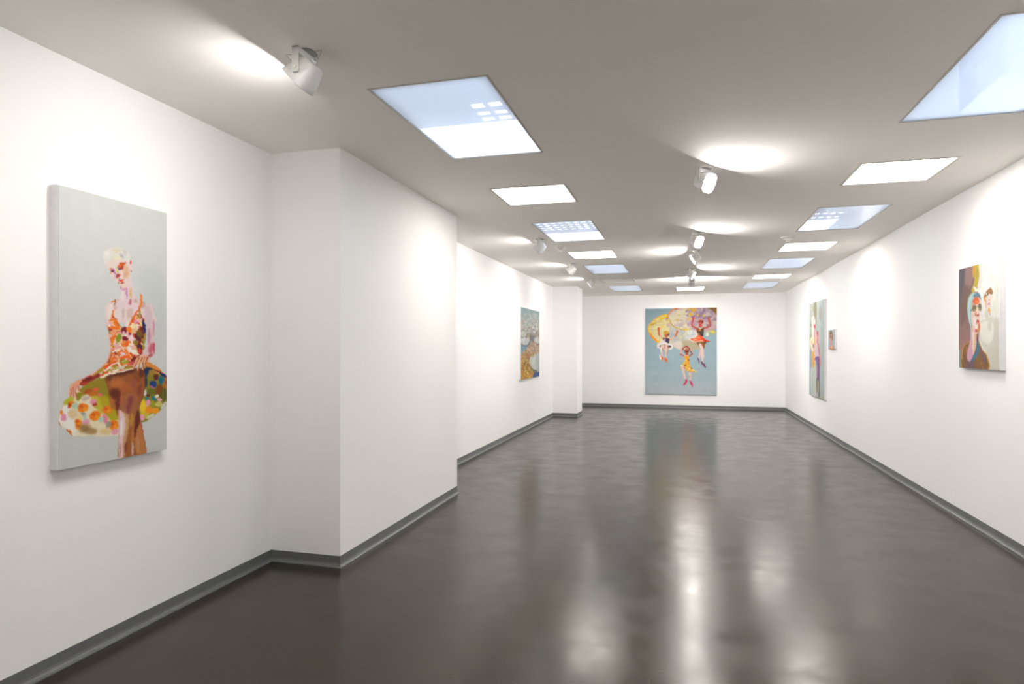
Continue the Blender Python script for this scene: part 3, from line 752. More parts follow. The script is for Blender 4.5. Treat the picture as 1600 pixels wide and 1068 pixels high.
('P',(243,211,211),3,1,[298,237,304,228,308,236,309,256,304,270,298,268]),
('P',(234,51,56),3,1,[305,231,303,238,300,240,298,238,298,231,300,225,303,222,305,225]),
('P',(118,62,39),3,1,[307,268,306,270,304,271,301,270,301,268,301,266,304,265,306,266]),
]),
'parachutes': (176,220,0.8007,3,0.03,1.3,[
('G',[(0,(140,165,175)),(300,(150,176,184)),(600,(160,185,194)),(700,(164,187,195)),(730,(172,191,198)),(840,(174,193,200)),(880,(184,198,204)),(1000,(187,199,205))]),
('P',(222,212,150),4,1,[31,236,46,187,106,127,189,82,259,68,353,135,458,233,469,293,411,359,318,404,224,404,147,392,88,340,46,278]),
('D',[(226,214,141),(214,203,141),(231,220,164),(209,203,164),(220,197,130)],60,60,26,-30,[31,236,46,187,106,127,189,82,259,68,353,135,458,233,469,293,411,359,318,404,224,404,147,392,88,340,46,278]),
('P',(182,186,184),14,1,[294,195,365,196,452,269,411,353,318,404,271,340,277,256]),
('D',[(203,197,175),(169,177,184),(214,203,152),(186,188,186)],30,50,16,-60,[294,195,452,269,411,353,318,404,271,340]),
('P',(245,186,22),5,1,[261,64,174,81,101,126,45,188,25,235,41,283,80,347,135,398,174,409,180,386,147,379,96,333,58,274,44,236,59,198,111,139,179,95,264,77]),
('P',(250,141,8),3,1,[47,295,82,345,123,386,135,373,94,334,58,286]),
('P',(186,158,28),3,1,[68,202,125,170,122,162,61,185]),
('P',(237,192,17),3,1,[163,136,245,99,239,84,156,119]),
('P',(141,118,28),3,1,[240,126,255,108,246,100,231,118]),
('P',(186,158,164),3,0.7,[61,251,135,250,135,247,61,245]),
('P',(186,158,164),3,0.7,[55,200,71,255,86,304,90,302,75,253,61,198]),
('P',(186,158,164),3,0.7,[117,191,188,196,189,192,118,185]),
('P',(186,158,164),3,0.7,[113,306,148,293,147,289,111,300]),
('P',(203,158,169),9,0.8,[286,195,279,211,262,217,246,210,239,195,246,179,262,173,279,180]),
('P',(243,197,28),5,1,[218,217,211,220,196,219,182,214,177,209,183,206,198,207,213,211]),
('P',(203,164,164),5,1,[260,150,251,149,237,140,226,127,224,118,232,119,246,129,258,141]),
('P',(195,175,166),4,1,[253,74,318,8,376,-12,527,-13,814,-8,813,218,728,250,642,264,527,265,411,248,330,202,271,147]),
('D',[(214,203,169),(203,192,175),(186,169,169),(220,209,175),(192,175,180)],80,70,30,-40,[259,74,318,8,469,-8,498,257,411,248,330,202]),
('D',[(158,130,158),(175,147,169),(141,113,141),(197,175,175),(169,152,152)],90,70,30,-30,[469,-8,814,-2,813,218,642,264,498,260]),
('P',(113,84,28),18,1,[700,-4,814,-2,814,81,768,45,728,17]),
('P',(130,90,39),20,0.7,[757,-3,814,-2,814,117,785,69]),
('P',(218,211,173),26,0.7,[271,86,353,33,440,28,411,106,353,154,294,135]),
('P',(227,130,39),3,1,[259,123,265,77,316,23,384,9,381,-6,309,11,254,70,248,121]),
('P',(186,73,17),3,1,[343,18,383,8,382,1,340,4]),
('P',(234,192,51),3,1,[252,131,284,181,332,225,410,254,498,259,498,244,412,241,338,214,293,173,261,125]),
('P',(107,101,118),3,0.6,[275,168,328,216,387,247,446,259,447,255,389,242,331,211,279,162]),
('P',(203,158,164),6,1,[644,273,731,259,804,230,795,206,725,235,640,250]),
('P',(220,173,17),6,1,[533,62,533,77,522,90,505,94,493,86,493,71,504,58,521,55]),
('P',(220,173,17),6,1,[570,31,557,49,541,52,530,38,531,16,544,-2,560,-5,571,9]),
('P',(220,173,17),6,1,[510,122,506,132,495,138,482,136,475,128,479,118,490,112,503,114]),
('P',(220,173,17),6,1,[381,128,378,136,365,144,350,146,342,143,346,135,359,128,374,125]),
('P',(220,173,17),6,1,[400,85,396,90,388,92,380,90,376,84,380,79,388,77,396,79]),
('P',(220,173,17),6,1,[527,17,519,24,498,26,478,23,469,16,478,10,498,7,519,10]),
('P',(220,173,17),6,1,[600,84,597,97,591,102,584,97,582,84,584,71,591,66,597,72]),
('P',(220,173,17),6,1,[665,91,662,100,654,103,646,99,642,91,646,82,654,79,662,83]),
('P',(202,195,177),4,1,[466,257,469,293,446,341,399,380,306,410,300,431,341,462,411,486,515,491,613,471,688,420,654,342,585,270]),
('P',(204,209,204),10,1,[472,260,579,267,585,342,556,378,469,353,452,341]),
('D',[(214,218,211),(186,192,197),(222,220,209)],20,60,14,80,[472,260,579,267,585,342,469,347]),
('P',(186,173,143),26,1,[411,377,556,378,665,390,613,468,515,486,446,456]),
('P',(218,206,192),16,1,[306,410,399,380,411,426,399,474,341,456]),
('P',(152,173,158),4,1,[786,302,767,315,721,318,676,310,658,294,678,281,723,278,768,286]),
('P',(229,203,73),6,1,[786,289,774,297,751,294,731,281,727,266,739,257,762,260,782,274]),
('P',(203,203,130),6,1,[757,274,747,281,722,284,698,281,688,274,698,267,722,264,747,267]),
('P',(234,227,206),4,1,[682,283,699,283,714,313,694,332,678,319]),
('P',(203,101,67),3,1,[140,237,145,281,157,324,172,320,164,278,164,236]),
('P',(222,169,158),3,1,[160,328,196,359,216,365,220,351,205,346,170,315]),
('P',(203,107,62),3,1,[352,261,348,295,329,331,341,338,364,302,371,264]),
('P',(226,175,158),3,1,[331,329,304,349,273,352,274,365,308,362,339,341]),
('P',(203,79,51),3,1,[166,237,162,248,152,252,142,248,138,236,142,225,152,221,162,225]),
('P',(214,96,51),3,1,[371,265,368,277,362,281,355,276,352,265,355,254,362,250,368,254]),
('P',(107,67,22),4,1,[276,298,266,320,242,329,217,320,207,298,217,275,242,266,266,276]),
('P',(203,152,28),4,1,[272,283,262,297,239,303,215,297,206,282,215,268,239,262,262,268]),
('P',(237,175,73),4,1,[230,304,226,314,218,318,210,314,206,304,210,293,218,289,226,294]),
('P',(197,90,67),3,1,[254,319,249,335,239,341,228,334,223,319,228,304,239,297,249,304]),
('P',(186,28,39),3,1,[248,334,245,339,239,340,232,338,229,334,232,330,239,328,245,330]),
('P',(79,39,79),4,1,[203,349,236,346,277,356,271,401,265,413,206,395]),
('P',(22,45,113),4,1,[254,377,251,385,242,389,232,385,229,377,232,368,242,365,251,368]),
('P',(197,164,186),5,1,[232,371,228,383,218,389,208,383,204,370,208,358,218,352,228,358]),
('P',(107,34,28),3,1,[214,352,212,362,206,366,200,362,198,352,200,343,206,339,212,343]),
('P',(229,222,218),4,1,[194,370,212,377,265,410,294,413,321,450,294,480,236,489,177,481,129,450,147,407]),
('P',(203,152,141),8,1,[165,425,236,419,294,437,271,468,189,468]),
('P',(113,101,28),4,1,[156,431,189,422,194,437,177,452]),
('P',(62,62,62),4,1,[265,428,294,431,288,446,265,455]),
('P',(247,245,243),3,1,[140,442,189,421,247,421,299,432,301,424,248,411,188,411,136,432]),
('P',(234,203,192),3,1,[184,427,173,485,187,572,202,570,198,486,216,436]),
('P',(234,203,192),3,1,[227,430,229,484,219,569,235,572,254,487,262,432]),
('P',(197,107,28),3,1,[251,438,255,473,239,534,244,535,263,474,261,437]),
('P',(214,118,39),5,1,[206,480,203,490,197,494,192,490,189,480,192,469,197,465,203,469]),
('P',(248,234,229),6,1,[192,481,186,506,178,516,173,504,173,478,179,453,188,444,193,455]),
('P',(245,101,8),3,1,[172,563,193,557,202,592,185,605]),
('P',(248,234,220),3,1,[160,539,177,557,182,602,167,590]),
('P',(245,101,8),3,1,[216,576,236,576,253,617,236,625,219,602]),
('P',(203,56,45),3,1,[531,107,530,147,514,195,528,200,547,152,552,108]),
('P',(195,84,62),3,1,[513,201,546,229,581,248,588,233,555,215,524,188]),
('P',(192,79,51),3,1,[699,118,710,166,724,202,738,197,729,161,721,113]),
('P',(186,73,45),3,1,[724,194,696,215,646,230,650,245,703,231,734,210]),
('P',(240,214,214),3,1,[519,197,516,203,510,206,503,203,501,197,503,191,510,189,516,191]),
('P',(192,96,79),4,1,[608,186,637,187,642,223,608,222]),
('P',(203,141,101),4,1,[661,142,651,155,627,162,601,159,590,147,599,134,624,127,649,130]),
('P',(158,56,51),4,1,[656,166,647,184,626,192,605,184,596,165,605,147,626,139,647,147]),
('P',(209,96,96),4,1,[629,192,621,196,608,193,599,183,599,174,607,170,619,174,628,183]),
('P',(79,17,17),3,1,[658,162,652,167,642,166,634,160,632,152,638,147,648,148,657,154]),
('P',(214,28,39),3,1,[645,181,640,182,632,178,625,172,623,168,627,168,635,171,643,177]),
('P',(197,39,51),4,1,[627,198,625,207,619,210,614,207,611,198,614,190,619,186,625,190]),
('P',(80,60,30),4,1,[576,237,602,231,619,246,657,232,655,295,651,330,602,330,588,294]),
('P',(186,62,39),4,1,[594,252,591,265,585,270,578,265,576,252,578,239,585,234,591,239]),
('P',(175,118,28),5,1,[627,258,623,267,614,270,604,267,600,258,604,250,614,246,623,250]),
('P',(237,203,203),4,1,[625,245,621,248,612,246,604,241,602,236,607,233,616,235,623,240]),
('P',(39,51,39),5,1,[640,282,636,293,625,298,614,293,610,282,614,271,625,267,636,271]),
('P',(169,96,39),5,1,[615,300,611,311,602,316,593,311,589,300,593,289,602,285,611,289]),
('P',(51,28,73),4,1,[650,318,646,326,636,329,627,326,623,318,627,311,636,308,646,311]),
('P',(238,90,39),4,1,[501,354,556,348,585,318,619,315,651,342,694,372,732,386,688,393,631,387,562,395,516,378]),
('P',(248,141,62),5,1,[621,347,613,352,595,352,577,345,571,337,580,332,598,333,615,339]),
('P',(226,62,28),5,1,[686,377,676,382,655,378,638,367,632,356,643,351,663,355,681,366]),
('P',(248,180,141),5,1,[590,366,582,371,562,373,541,371,533,366,541,361,562,359,582,361]),
('P',(141,39,17),4,1,[727,392,717,394,693,391,669,385,660,379,670,377,695,380,718,386]),
('P',(249,234,214),3,1,[498,361,525,385,573,395,643,381,642,376,573,388,529,377,505,353]),
('P',(147,90,41),4,1,[576,396,671,393,674,432,651,468,613,450]),
('P',(84,73,28),4,1,[688,402,683,411,671,414,659,411,654,402,659,394,671,390,683,394]),
('P',(234,203,192),3,1,[601,427,629,483,632,582,657,581,655,477,626,413]),
('P',(222,180,186),3,1,[633,464,611,519,595,580,609,584,627,525,651,472]),
('P',(229,192,197),3,1,[614,485,603,535,594,580,608,583,621,540,636,491]),
('P',(234,203,192),3,1,[624,471,625,538,639,627,653,625,646,537,653,472]),
('P',(135,79,130),3,1,[585,573,601,576,612,604,610,641,602,638,596,609]),
('P',(107,45,90),3,1,[633,620,646,620,645,651,633,648]),
('P',(130,67,113),3,1,[646,645,662,639,679,664,683,683,670,686,654,670]),
('P',(229,164,158),3,1,[399,532,410,508,425,486,415,478,398,501,387,526]),
('P',(186,56,34),3,1,[426,489,443,460,466,450,460,437,434,449,414,481]),
('P',(203,84,51),3,1,[390,539,417,553,441,564,447,551,423,540,396,526]),
('P',(164,56,39),3,1,[535,523,511,484,489,449,466,437,460,450,479,460,500,492,524,530]),
('P',(169,73,51),3,1,[528,524,507,543,490,551,495,563,514,554,537,535]),
('P',(141,67,39),4,1,[496,496,488,514,468,522,448,514,440,496,448,478,468,470,488,478]),
('P',(203,107,73),5,1,[490,482,483,488,468,491,453,488,447,482,453,476,468,473,483,476]),
('P',(84,34,28),4,1,[487,502,483,507,473,509,464,507,460,502,464,496,473,494,483,496]),
('P',(186,73,39),3,1,[460,515,481,515,484,549,457,549]),
('P',(237,186,175),4,1,[439,557,455,546,487,546,500,557,484,568,457,568]),
('P',(243,186,62),4,1,[441,557,468,565,497,554,497,599,500,632,511,676,537,709,582,739,532,737,500,733,468,729,449,713,436,682,414,688,409,710,397,685,409,660,431,638,447,610,446,582]),
('D',[(245,130,8),(250,237,186),(237,175,39),(197,141,17),(250,226,141),(248,152,17)],70,26,10,-40,[441,557,468,565,497,554,497,599,500,632,511,676,537,709,582,739,532,737,500,733,468,729,449,713,436,682,414,688,409,710,397,685,409,660,431,638,447,610,446,582]),
('P',(237,158,17),5,1,[447,557,495,557,495,593,457,593]),
('P',(118,51,17),4,1,[495,599,493,605,487,608,481,605,478,599,481,592,487,590,493,592]),
('P',(118,56,28),4,1,[463,665,458,667,451,666,446,660,446,655,451,652,458,654,463,659]),
('P',(248,237,203),6,1,[431,671,427,681,417,686,407,681,403,671,407,661,417,657,427,661]),
('P',(118,96,39),4,1,[531,707,525,708,517,704,511,696,512,690,518,688,526,692,532,700]),
('P',(250,237,164),3,1,[531,727,552,727,580,740,581,738,555,719,533,714]),
('P',(234,203,192),3,1,[410,678,421,740,447,823,462,819,446,735,445,675]),
('P',(197,130,141),3,1,[438,684,449,705,455,703,449,680]),
('P',(234,203,192),3,1,[485,733,494,783,504,843,517,842,516,780,515,730]),
('P',(186,107,96),3,1,[490,738,511,734,510,729,489,731]),
('P',(226,17,67),3,1,[455,826,465,821,476,845,457,882,435,896,433,888,452,860]),
('P',(234,39,96),3,1,[504,837,513,845,527,864,540,907,533,908,505,870]),
]),
'tulips': (110,150,1.1533,4,0.03,1.5,[
('G',[(0,(150,175,178)),(120,(160,183,184)),(180,(180,192,190)),(300,(200,205,200)),(400,(170,165,155)),(600,(205,180,150)),(800,(190,150,80)),(1000,(200,155,70))]),
('D',[(190,198,195),(205,208,205),(170,178,175),(185,175,160),(215,215,210)],200,70,16,0,[-23,96,1199,38,1198,153,-23,198]),
('D',[(205,208,200),(180,178,165),(220,220,212),(160,150,140),(195,175,160)],170,80,18,0,[-23,177,1199,129,1197,250,-23,284]),
('D',[(140,125,115),(170,150,140),(190,160,140),(120,120,120),(210,180,150)],200,66,18,0,[-23,273,1197,237,1196,406,-23,423]),
('D',[(205,150,110),(225,180,140),(180,130,110),(160,150,165),(235,205,175),(190,110,70),(140,110,90)],420,60,17,0,[-23,412,1196,394,1193,671,-23,657]),
('D',[(195,160,90),(150,130,70),(225,190,120),(120,100,60),(200,120,80)],200,60,18,0,[-23,646,822,655,821,794,-23,774]),
('D',[(230,170,40),(240,190,60),(150,130,40),(225,130,50),(240,210,150),(110,110,50),(205,120,40)],260,75,24,0,[-23,763,873,784,871,1050,-23,1007]),
('P',(130,125,120),6,1,[962,325,925,344,837,353,750,348,715,330,750,312,837,302,925,307]),
('P',(205,208,205),6,1,[703,322,733,306,776,309,812,299,862,305,912,299,943,319,886,341,812,346,739,339]),
('P',(219,222,219),12,1,[814,320,800,329,778,333,762,328,761,319,776,310,798,307,814,311]),
('P',(140,138,125),6,1,[385,369,322,406,174,423,30,411,-29,377,30,341,174,323,323,334]),
('P',(200,203,192),6,1,[-48,360,1,329,72,335,133,316,216,330,300,317,353,357,257,399,133,409,11,393]),
('P',(214,217,206),12,1,[136,358,111,376,74,382,48,374,48,356,73,339,110,332,136,340]),
('P',(125,115,115),6,1,[638,338,595,360,492,371,391,364,350,344,391,323,492,312,595,318]),
('P',(190,192,185),6,1,[336,335,371,316,421,320,463,308,521,316,579,309,616,331,550,356,463,362,378,354]),
('P',(204,206,199),12,1,[466,333,449,343,424,347,405,342,404,332,421,322,446,318,464,322]),
('P',(150,140,125),6,1,[1162,267,1120,290,1021,302,924,295,885,275,925,252,1022,240,1121,246]),
('P',(210,210,200),6,1,[871,264,905,245,953,248,994,236,1050,244,1106,236,1141,260,1077,287,994,293,912,285]),
('P',(224,224,214),12,1,[996,262,979,273,954,277,937,272,937,261,954,250,979,246,996,251]),
('P',(140,135,125),6,1,[850,263,822,280,758,289,694,283,667,268,694,251,758,242,823,247]),
('P',(212,214,208),6,1,[658,260,681,246,712,248,740,239,776,245,813,239,836,257,794,277,739,282,685,275]),
('P',(226,228,222),12,1,[741,259,729,267,713,270,701,266,702,258,714,250,730,247,742,250]),
('P',(140,130,120),6,1,[162,293,136,309,73,317,11,312,-14,297,11,282,73,274,136,278]),
('P',(200,200,192),6,1,[-23,290,-1,277,30,279,56,271,91,276,127,271,149,288,109,306,56,311,3,305]),
('P',(214,214,206),12,1,[57,289,46,296,31,299,19,296,19,288,30,281,46,278,57,281]),
('P',(130,120,115),6,1,[392,303,365,318,299,325,234,321,207,308,234,293,299,285,365,290]),
('P',(195,195,188),6,1,[198,301,221,289,253,291,281,283,318,288,355,283,378,298,336,315,281,320,226,314]),
('P',(209,209,202),12,1,[282,300,271,307,255,309,243,306,242,299,253,292,269,289,281,293]),
('P',(125,165,180),8,1,[-23,508,382,512,406,545,153,605,-23,657]),
('P',(110,120,125),6,1,[565,476,477,524,272,544,75,525,-4,480,75,434,272,412,477,429]),
('P',(208,211,208),6,1,[-31,458,36,419,132,427,215,403,329,421,446,406,520,459,387,514,215,524,50,502]),
('P',(222,225,222),12,1,[220,458,186,481,136,488,101,478,100,454,134,432,183,424,219,435]),
('P',(110,120,140),10,0.6,[501,393,824,376,773,447,598,460]),
('P',(140,130,125),6,1,[1309,451,1236,494,1066,512,902,496,836,455,903,413,1067,393,1237,408]),
('P',(212,214,208),6,1,[814,435,870,399,951,407,1021,385,1115,401,1211,388,1272,436,1162,485,1020,495,881,475]),
('P',(226,228,222),12,1,[1024,434,993,455,950,462,922,453,923,432,954,411,997,404,1026,413]),
('P',(70,95,160),8,1,[744,952,1029,917,1245,948,1244,1056,769,1022]),
('P',(120,125,110),6,1,[1334,814,1209,904,921,932,649,886,541,795,650,709,923,675,1211,718]),
('P',(208,214,208),6,1,[505,751,597,678,729,698,845,655,1003,696,1167,672,1270,779,1082,879,843,891,615,840]),
('P',(222,228,222),12,1,[850,761,791,803,718,817,674,795,684,751,742,709,816,694,861,716]),
('P',(190,198,195),12,1,[925,668,1193,659,1190,898,976,903]),
]),
'couple': (110,190,0.8034,5,0.02,2.0,[
('G',[(0,(170,178,170)),(500,(172,184,184)),(1000,(175,185,190))]),
('D',[(150,145,120),(185,185,170),(120,125,105),(200,200,190),(165,150,150),(150,160,140)],140,50,20,90,[0,0,396,2,420,225,172,254,-3,211]),
('D',[(150,160,140),(190,198,190),(130,135,110)],60,60,20,90,[-3,211,172,254,138,391,-5,414]),
('P',(182,196,194),20,1,[427,2,803,0,803,1000,597,1001,552,701,476,348]),
('D',[(170,185,182),(195,205,202),(178,188,180)],80,60,16,90,[427,2,803,0,803,1000,597,1001,476,348]),
('P',(130,130,100),14,0.8,[272,7,396,8,423,140,330,173,245,94]),
('P',(170,150,140),14,0.5,[680,140,655,189,597,208,541,184,518,132,544,82,602,63,659,88]),
('P',(150,165,185),8,0.8,[-7,540,135,539,127,951,-12,958]),
('P',(206,212,202),6,1,[100,711,389,681,381,997,114,994]),
('P',(160,175,175),4,0.8,[182,710,219,709,213,994,176,996]),
('P',(160,175,170),4,0.7,[305,707,329,706,321,994,298,995]),
('P',(228,178,90),4,1,[60,390,170,354,356,358,383,467,297,539,318,647,256,702,164,686,135,539,59,465]),
('P',(240,225,175),4,1,[67,390,157,360,200,441,173,515,72,465]),
('P',(245,160,40),4,1,[219,429,206,450,174,458,143,449,131,428,144,407,176,399,206,408]),
('P',(235,160,50),5,1,[289,599,272,651,232,672,193,652,178,600,195,549,235,527,274,548]),
('P',(236,226,212),3,1,[148,159,156,317,177,441,161,514,236,515,272,442,273,319,287,165]),
('P',(222,150,160),3,1,[243,182,241,257,291,258,293,184]),
('P',(205,90,100),4,1,[359,254,344,276,309,284,274,274,260,251,275,229,311,220,345,231]),
('P',(230,215,205),4,1,[354,211,339,233,304,241,269,231,255,207,270,185,305,177,340,188]),
('P',(210,140,160),3,1,[281,282,270,381,307,381,324,284]),
('P',(90,100,150),3,1,[268,466,258,485,236,493,214,485,206,466,215,447,237,439,259,447]),
('P',(190,90,80),4,1,[506,343,489,364,452,373,414,363,399,340,415,319,454,310,491,320]),
('P',(225,130,130),4,1,[498,396,478,430,432,443,386,429,367,394,388,360,435,347,480,362]),
('P',(150,130,120),3,1,[445,414,435,427,414,432,393,427,385,413,394,399,415,394,436,400]),
('P',(225,190,200),3,1,[330,309,354,370,347,467,419,467,417,371,384,309]),
('P',(216,196,208),4,1,[311,467,473,444,536,492,532,597,319,635,296,575]),
('P',(125,95,150),4,1,[283,612,410,575,544,585,563,701,548,817,501,841,409,810,403,634]),
('P',(90,70,120),3,1,[492,598,496,818,531,817,526,597]),
('P',(226,110,115),3,1,[450,445,508,516,554,586,582,661,627,659,603,584,562,514,508,443]),
('P',(205,130,180),4,1,[488,726,478,776,456,797,436,777,429,728,439,678,461,657,481,677]),
('P',(125,115,75),4,1,[391,816,462,820,469,946,406,938]),
('P',(215,210,195),4,1,[467,831,518,841,520,977,473,991]),
('P',(70,65,60),3,1,[525,817,559,828,553,1004,513,1000]),
('P',(185,190,165),5,1,[598,973,805,973,803,1003,597,1007]),
]),
'small': (40,42,1.4939,4,0.02,1.3,[
('G',[(0,(190,197,204)),(1000,(186,193,202))]),
('P',(150,120,60),10,1,[1007,268,894,424,634,485,375,417,268,256,381,96,648,34,908,107]),
('P',(95,110,100),8,1,[821,203,754,277,599,305,444,272,380,194,447,119,605,91,760,126]),
('P',(215,145,125),10,1,[922,360,842,489,659,541,479,485,405,352,485,220,672,168,853,227]),
('P',(120,90,70),6,1,[720,357,672,374,556,379,439,371,391,352,440,335,557,330,673,339]),
('P',(120,80,70),6,1,[976,361,940,378,854,384,768,375,733,357,770,340,856,334,941,343]),
('P',(200,90,90),5,1,[847,558,799,570,685,574,571,568,524,555,572,542,687,538,800,544]),
('P',(150,130,90),8,1,[1053,423,1020,530,952,574,889,529,866,421,898,312,967,268,1031,314]),
('P',(224,170,160),12,1,[550,570,846,573,911,900,461,930]),
('P',(240,160,50),10,1,[352,995,463,841,648,900,843,958,915,812,1122,841,1190,992]),
('P',(235,205,210),8,1,[886,871,837,933,725,959,614,933,569,871,618,808,731,782,843,808]),
]),
'hooded': (150,200,0.8708,3,0.02,2.0,[
('G',[(0,(112,88,88)),(300,(120,95,92)),(600,(150,110,105)),(800,(168,122,118)),(1000,(160,120,115))]),
('P',(86,76,84),26,1,[-20,-18,166,3,107,150,46,312,-17,527,-27,283]),
('P',(150,115,112),24,1,[166,-9,343,-11,341,114,245,221,135,165]),
('P',(120,88,80),24,0.7,[77,207,273,212,214,418,41,578]),
('P',(192,168,42),8,1,[342,51,330,-36,512,-36,503,41,464,115,432,191,413,246,339,258,286,242,332,182,360,116]),
('P',(205,150,40),9,1,[374,66,364,105,341,120,319,101,310,59,320,20,343,6,365,25]),
('P',(160,150,50),9,0.6,[452,91,442,122,420,133,398,118,389,85,399,54,421,43,443,59]),
('P',(229,229,221),5,1,[492,-38,893,-10,889,1005,627,1001,553,832,457,729,460,432,419,247,464,115]),
('P',(218,215,213),7,0.8,[491,6,537,0,530,122,496,231,432,225,464,115]),
('P',(222,226,216),14,1,[754,231,881,189,880,519,752,513]),
('D',[(226,228,220),(218,222,214),(232,232,226)],60,80,20,90,[636,1,882,-1,880,519,752,513]),
('P',(214,211,200),10,1,[479,563,606,529,680,510,845,555,891,605,889,1005,639,1001,623,866,528,775,465,683]),
('P',(232,232,222),16,1,[492,570,655,553,763,601,751,688,678,765,579,753,491,706]),
('P',(205,198,185),16,0.6,[763,557,873,583,871,995,772,997]),
('P',(198,192,180),18,0.5,[718,600,706,630,679,643,651,629,640,597,652,566,680,554,707,568]),
('P',(208,203,188),18,0.7,[640,832,867,777,866,995,651,1001]),
('P',(238,238,232),4,1,[583,92,634,154,687,201,801,197,824,184,782,233,742,279,687,249,609,273,533,323,487,320,457,284,405,269,358,242,343,204,419,235,488,258,535,178]),
('P',(205,205,205),3,0.6,[682,203,737,232,804,195,798,193,733,227,693,199]),
('P',(205,205,200),3,0.6,[537,325,607,277,690,251,684,247,600,273,529,322]),
('P',(231,214,203),4,1,[558,320,608,290,687,251,734,278,729,337,705,390,685,444,661,476,612,440,573,382]),
('P',(155,105,60),5,1,[558,320,613,276,692,249,737,278,727,310,669,302,608,323,573,348]),
('P',(90,80,60),3,1,[656,304,654,311,639,315,621,314,610,308,612,301,626,297,644,299]),
('P',(90,80,60),3,1,[717,296,717,303,710,306,698,304,690,298,689,292,697,289,708,290]),
('P',(230,225,225),3,1,[623,299,620,305,613,307,606,304,603,297,606,291,613,289,620,292]),
('P',(225,160,80),5,1,[603,351,597,366,583,371,569,364,563,348,569,332,583,327,597,334]),
('P',(236,218,212),6,1,[691,335,684,354,669,362,654,352,647,332,654,312,669,305,685,314]),
('P',(190,130,150),3,1,[686,356,681,360,669,361,657,358,652,354,657,350,669,350,681,352]),
('P',(212,140,155),3,1,[690,398,683,403,664,404,645,401,637,395,645,390,664,389,683,392]),
('P',(180,110,130),2,1,[686,397,679,398,664,398,648,396,642,394,648,393,664,393,679,395]),
('P',(235,165,60),4,1,[690,458,684,473,668,478,653,471,646,455,653,440,668,434,684,442]),
('P',(120,130,160),3,1,[692,487,695,495,691,499,682,496,673,489,670,481,674,477,683,480]),
('P',(225,170,140),5,1,[617,390,613,421,602,434,592,420,588,388,592,357,603,345,613,359]),
('P',(215,205,195),12,1,[658,487,646,518,619,529,591,515,579,483,591,452,619,440,647,455]),
('P',(205,150,40),4,1,[38,1005,58,870,95,787,209,738,292,727,451,735,528,815,628,871,646,1012,38,1030]),
('P',(140,98,50),6,1,[67,1004,82,870,118,791,214,747,292,739,441,746,515,823,608,879,627,1007,67,1023]),
('D',[(150,100,45),(120,88,60),(180,120,50),(110,80,80),(135,95,60)],90,50,26,70,[67,1004,82,870,118,791,214,747,441,746,515,823,608,879,627,1007]),
('P',(118,88,98),6,1,[172,929,239,940,330,915,356,962,315,1010,190,1011]),
('P',(120,90,100),9,0.8,[456,775,553,844,615,888,602,957,501,890]),
('P',(130,160,160),8,0.9,[0,834,42,834,38,999,-3,1000]),
('P',(228,180,150),5,1,[307,586,440,602,432,659,410,728,398,833,330,880,280,809,282,680]),
('P',(238,215,200),6,1,[306,657,352,658,350,798,317,856]),
('P',(210,130,90),4,1,[431,682,426,723,415,740,404,723,400,682,405,641,416,624,427,642]),
('P',(216,164,185),4,1,[271,644,304,657,297,762,323,833,327,892,256,935,195,911,187,857,231,774,265,715]),
('P',(62,122,150),4,1,[426,705,456,763,456,821,418,879,330,921,256,935,317,886,376,833,409,775]),
('P',(60,40,70),3,1,[413,682,402,774,354,855,367,857,416,775,429,683]),
('P',(155,200,208),4,1,[198,405,216,324,266,279,353,256,431,264,483,291,515,356,462,330,365,306,311,354,285,445,294,563,281,727,261,585,213,501]),
('P',(190,225,225),6,0.8,[203,406,232,325,299,283,270,351,258,444,272,585,224,501]),
('P',(90,128,150),4,1,[331,303,358,276,431,273,477,297,492,343,444,319,373,312]),
('P',(190,90,90),3,1,[436,266,424,269,395,268,365,264,352,260,365,258,395,259,424,262]),
('P',(208,175,40),3,0.8,[202,417,206,336,264,280,344,257,335,252,252,276,192,334,188,417]),
('P',(233,203,188),4,1,[297,364,338,315,444,315,492,343,507,383,470,455,467,546,448,614,421,659,368,664,310,598,285,492]),
('P',(214,90,40),3,0.8,[318,356,370,317,461,326,462,319,360,310,299,351]),
('P',(218,92,30),6,1,[464,352,444,375,396,382,347,369,327,343,348,320,397,314,445,327]),
('P',(240,120,50),5,1,[440,362,430,374,404,378,378,371,367,357,378,345,404,342,430,349]),
('P',(205,150,130),6,1,[345,391,339,415,323,424,308,413,302,388,309,364,324,355,339,366]),
('P',(112,104,72),3,1,[400,420,377,442,341,448,314,434,311,408,334,387,370,381,397,395]),
('P',(105,105,80),3,1,[514,413,508,438,483,449,454,438,437,411,444,386,469,376,498,387]),
('P',(150,140,90),4,1,[491,433,485,441,471,444,456,439,450,431,456,423,471,421,485,425]),
('P',(165,140,70),4,1,[379,433,372,441,355,443,338,439,331,430,339,423,356,420,372,424]),
('P',(60,50,50),3,1,[275,438,328,414,320,411,263,432]),
('P',(150,90,60),3,1,[401,406,448,399,443,394,395,400]),
('P',(190,70,60),4,1,[465,487,454,496,428,499,402,493,392,483,403,474,429,471,454,476]),
('P',(205,120,60),4,1,[410,471,393,488,375,494,367,484,374,465,391,448,409,442,416,452]),
('P',(240,215,205),4,1,[434,453,429,474,415,482,403,473,397,451,403,430,416,422,429,432]),
('P',(200,50,45),3,1,[460,539,463,549,448,557,425,558,406,550,403,540,417,532,441,532]),
('P',(235,150,140),3,1,[447,559,443,566,424,571,401,571,387,566,391,559,410,553,433,553]),
('P',(130,30,40),2,1,[444,541,439,544,423,551,405,556,396,557,400,553,417,547,435,542]),
('P',(238,225,220),7,1,[399,543,388,575,361,588,335,574,324,540,336,508,362,496,389,510]),
('P',(215,120,50),5,1,[479,603,473,635,458,648,443,635,437,602,444,570,459,557,473,571]),
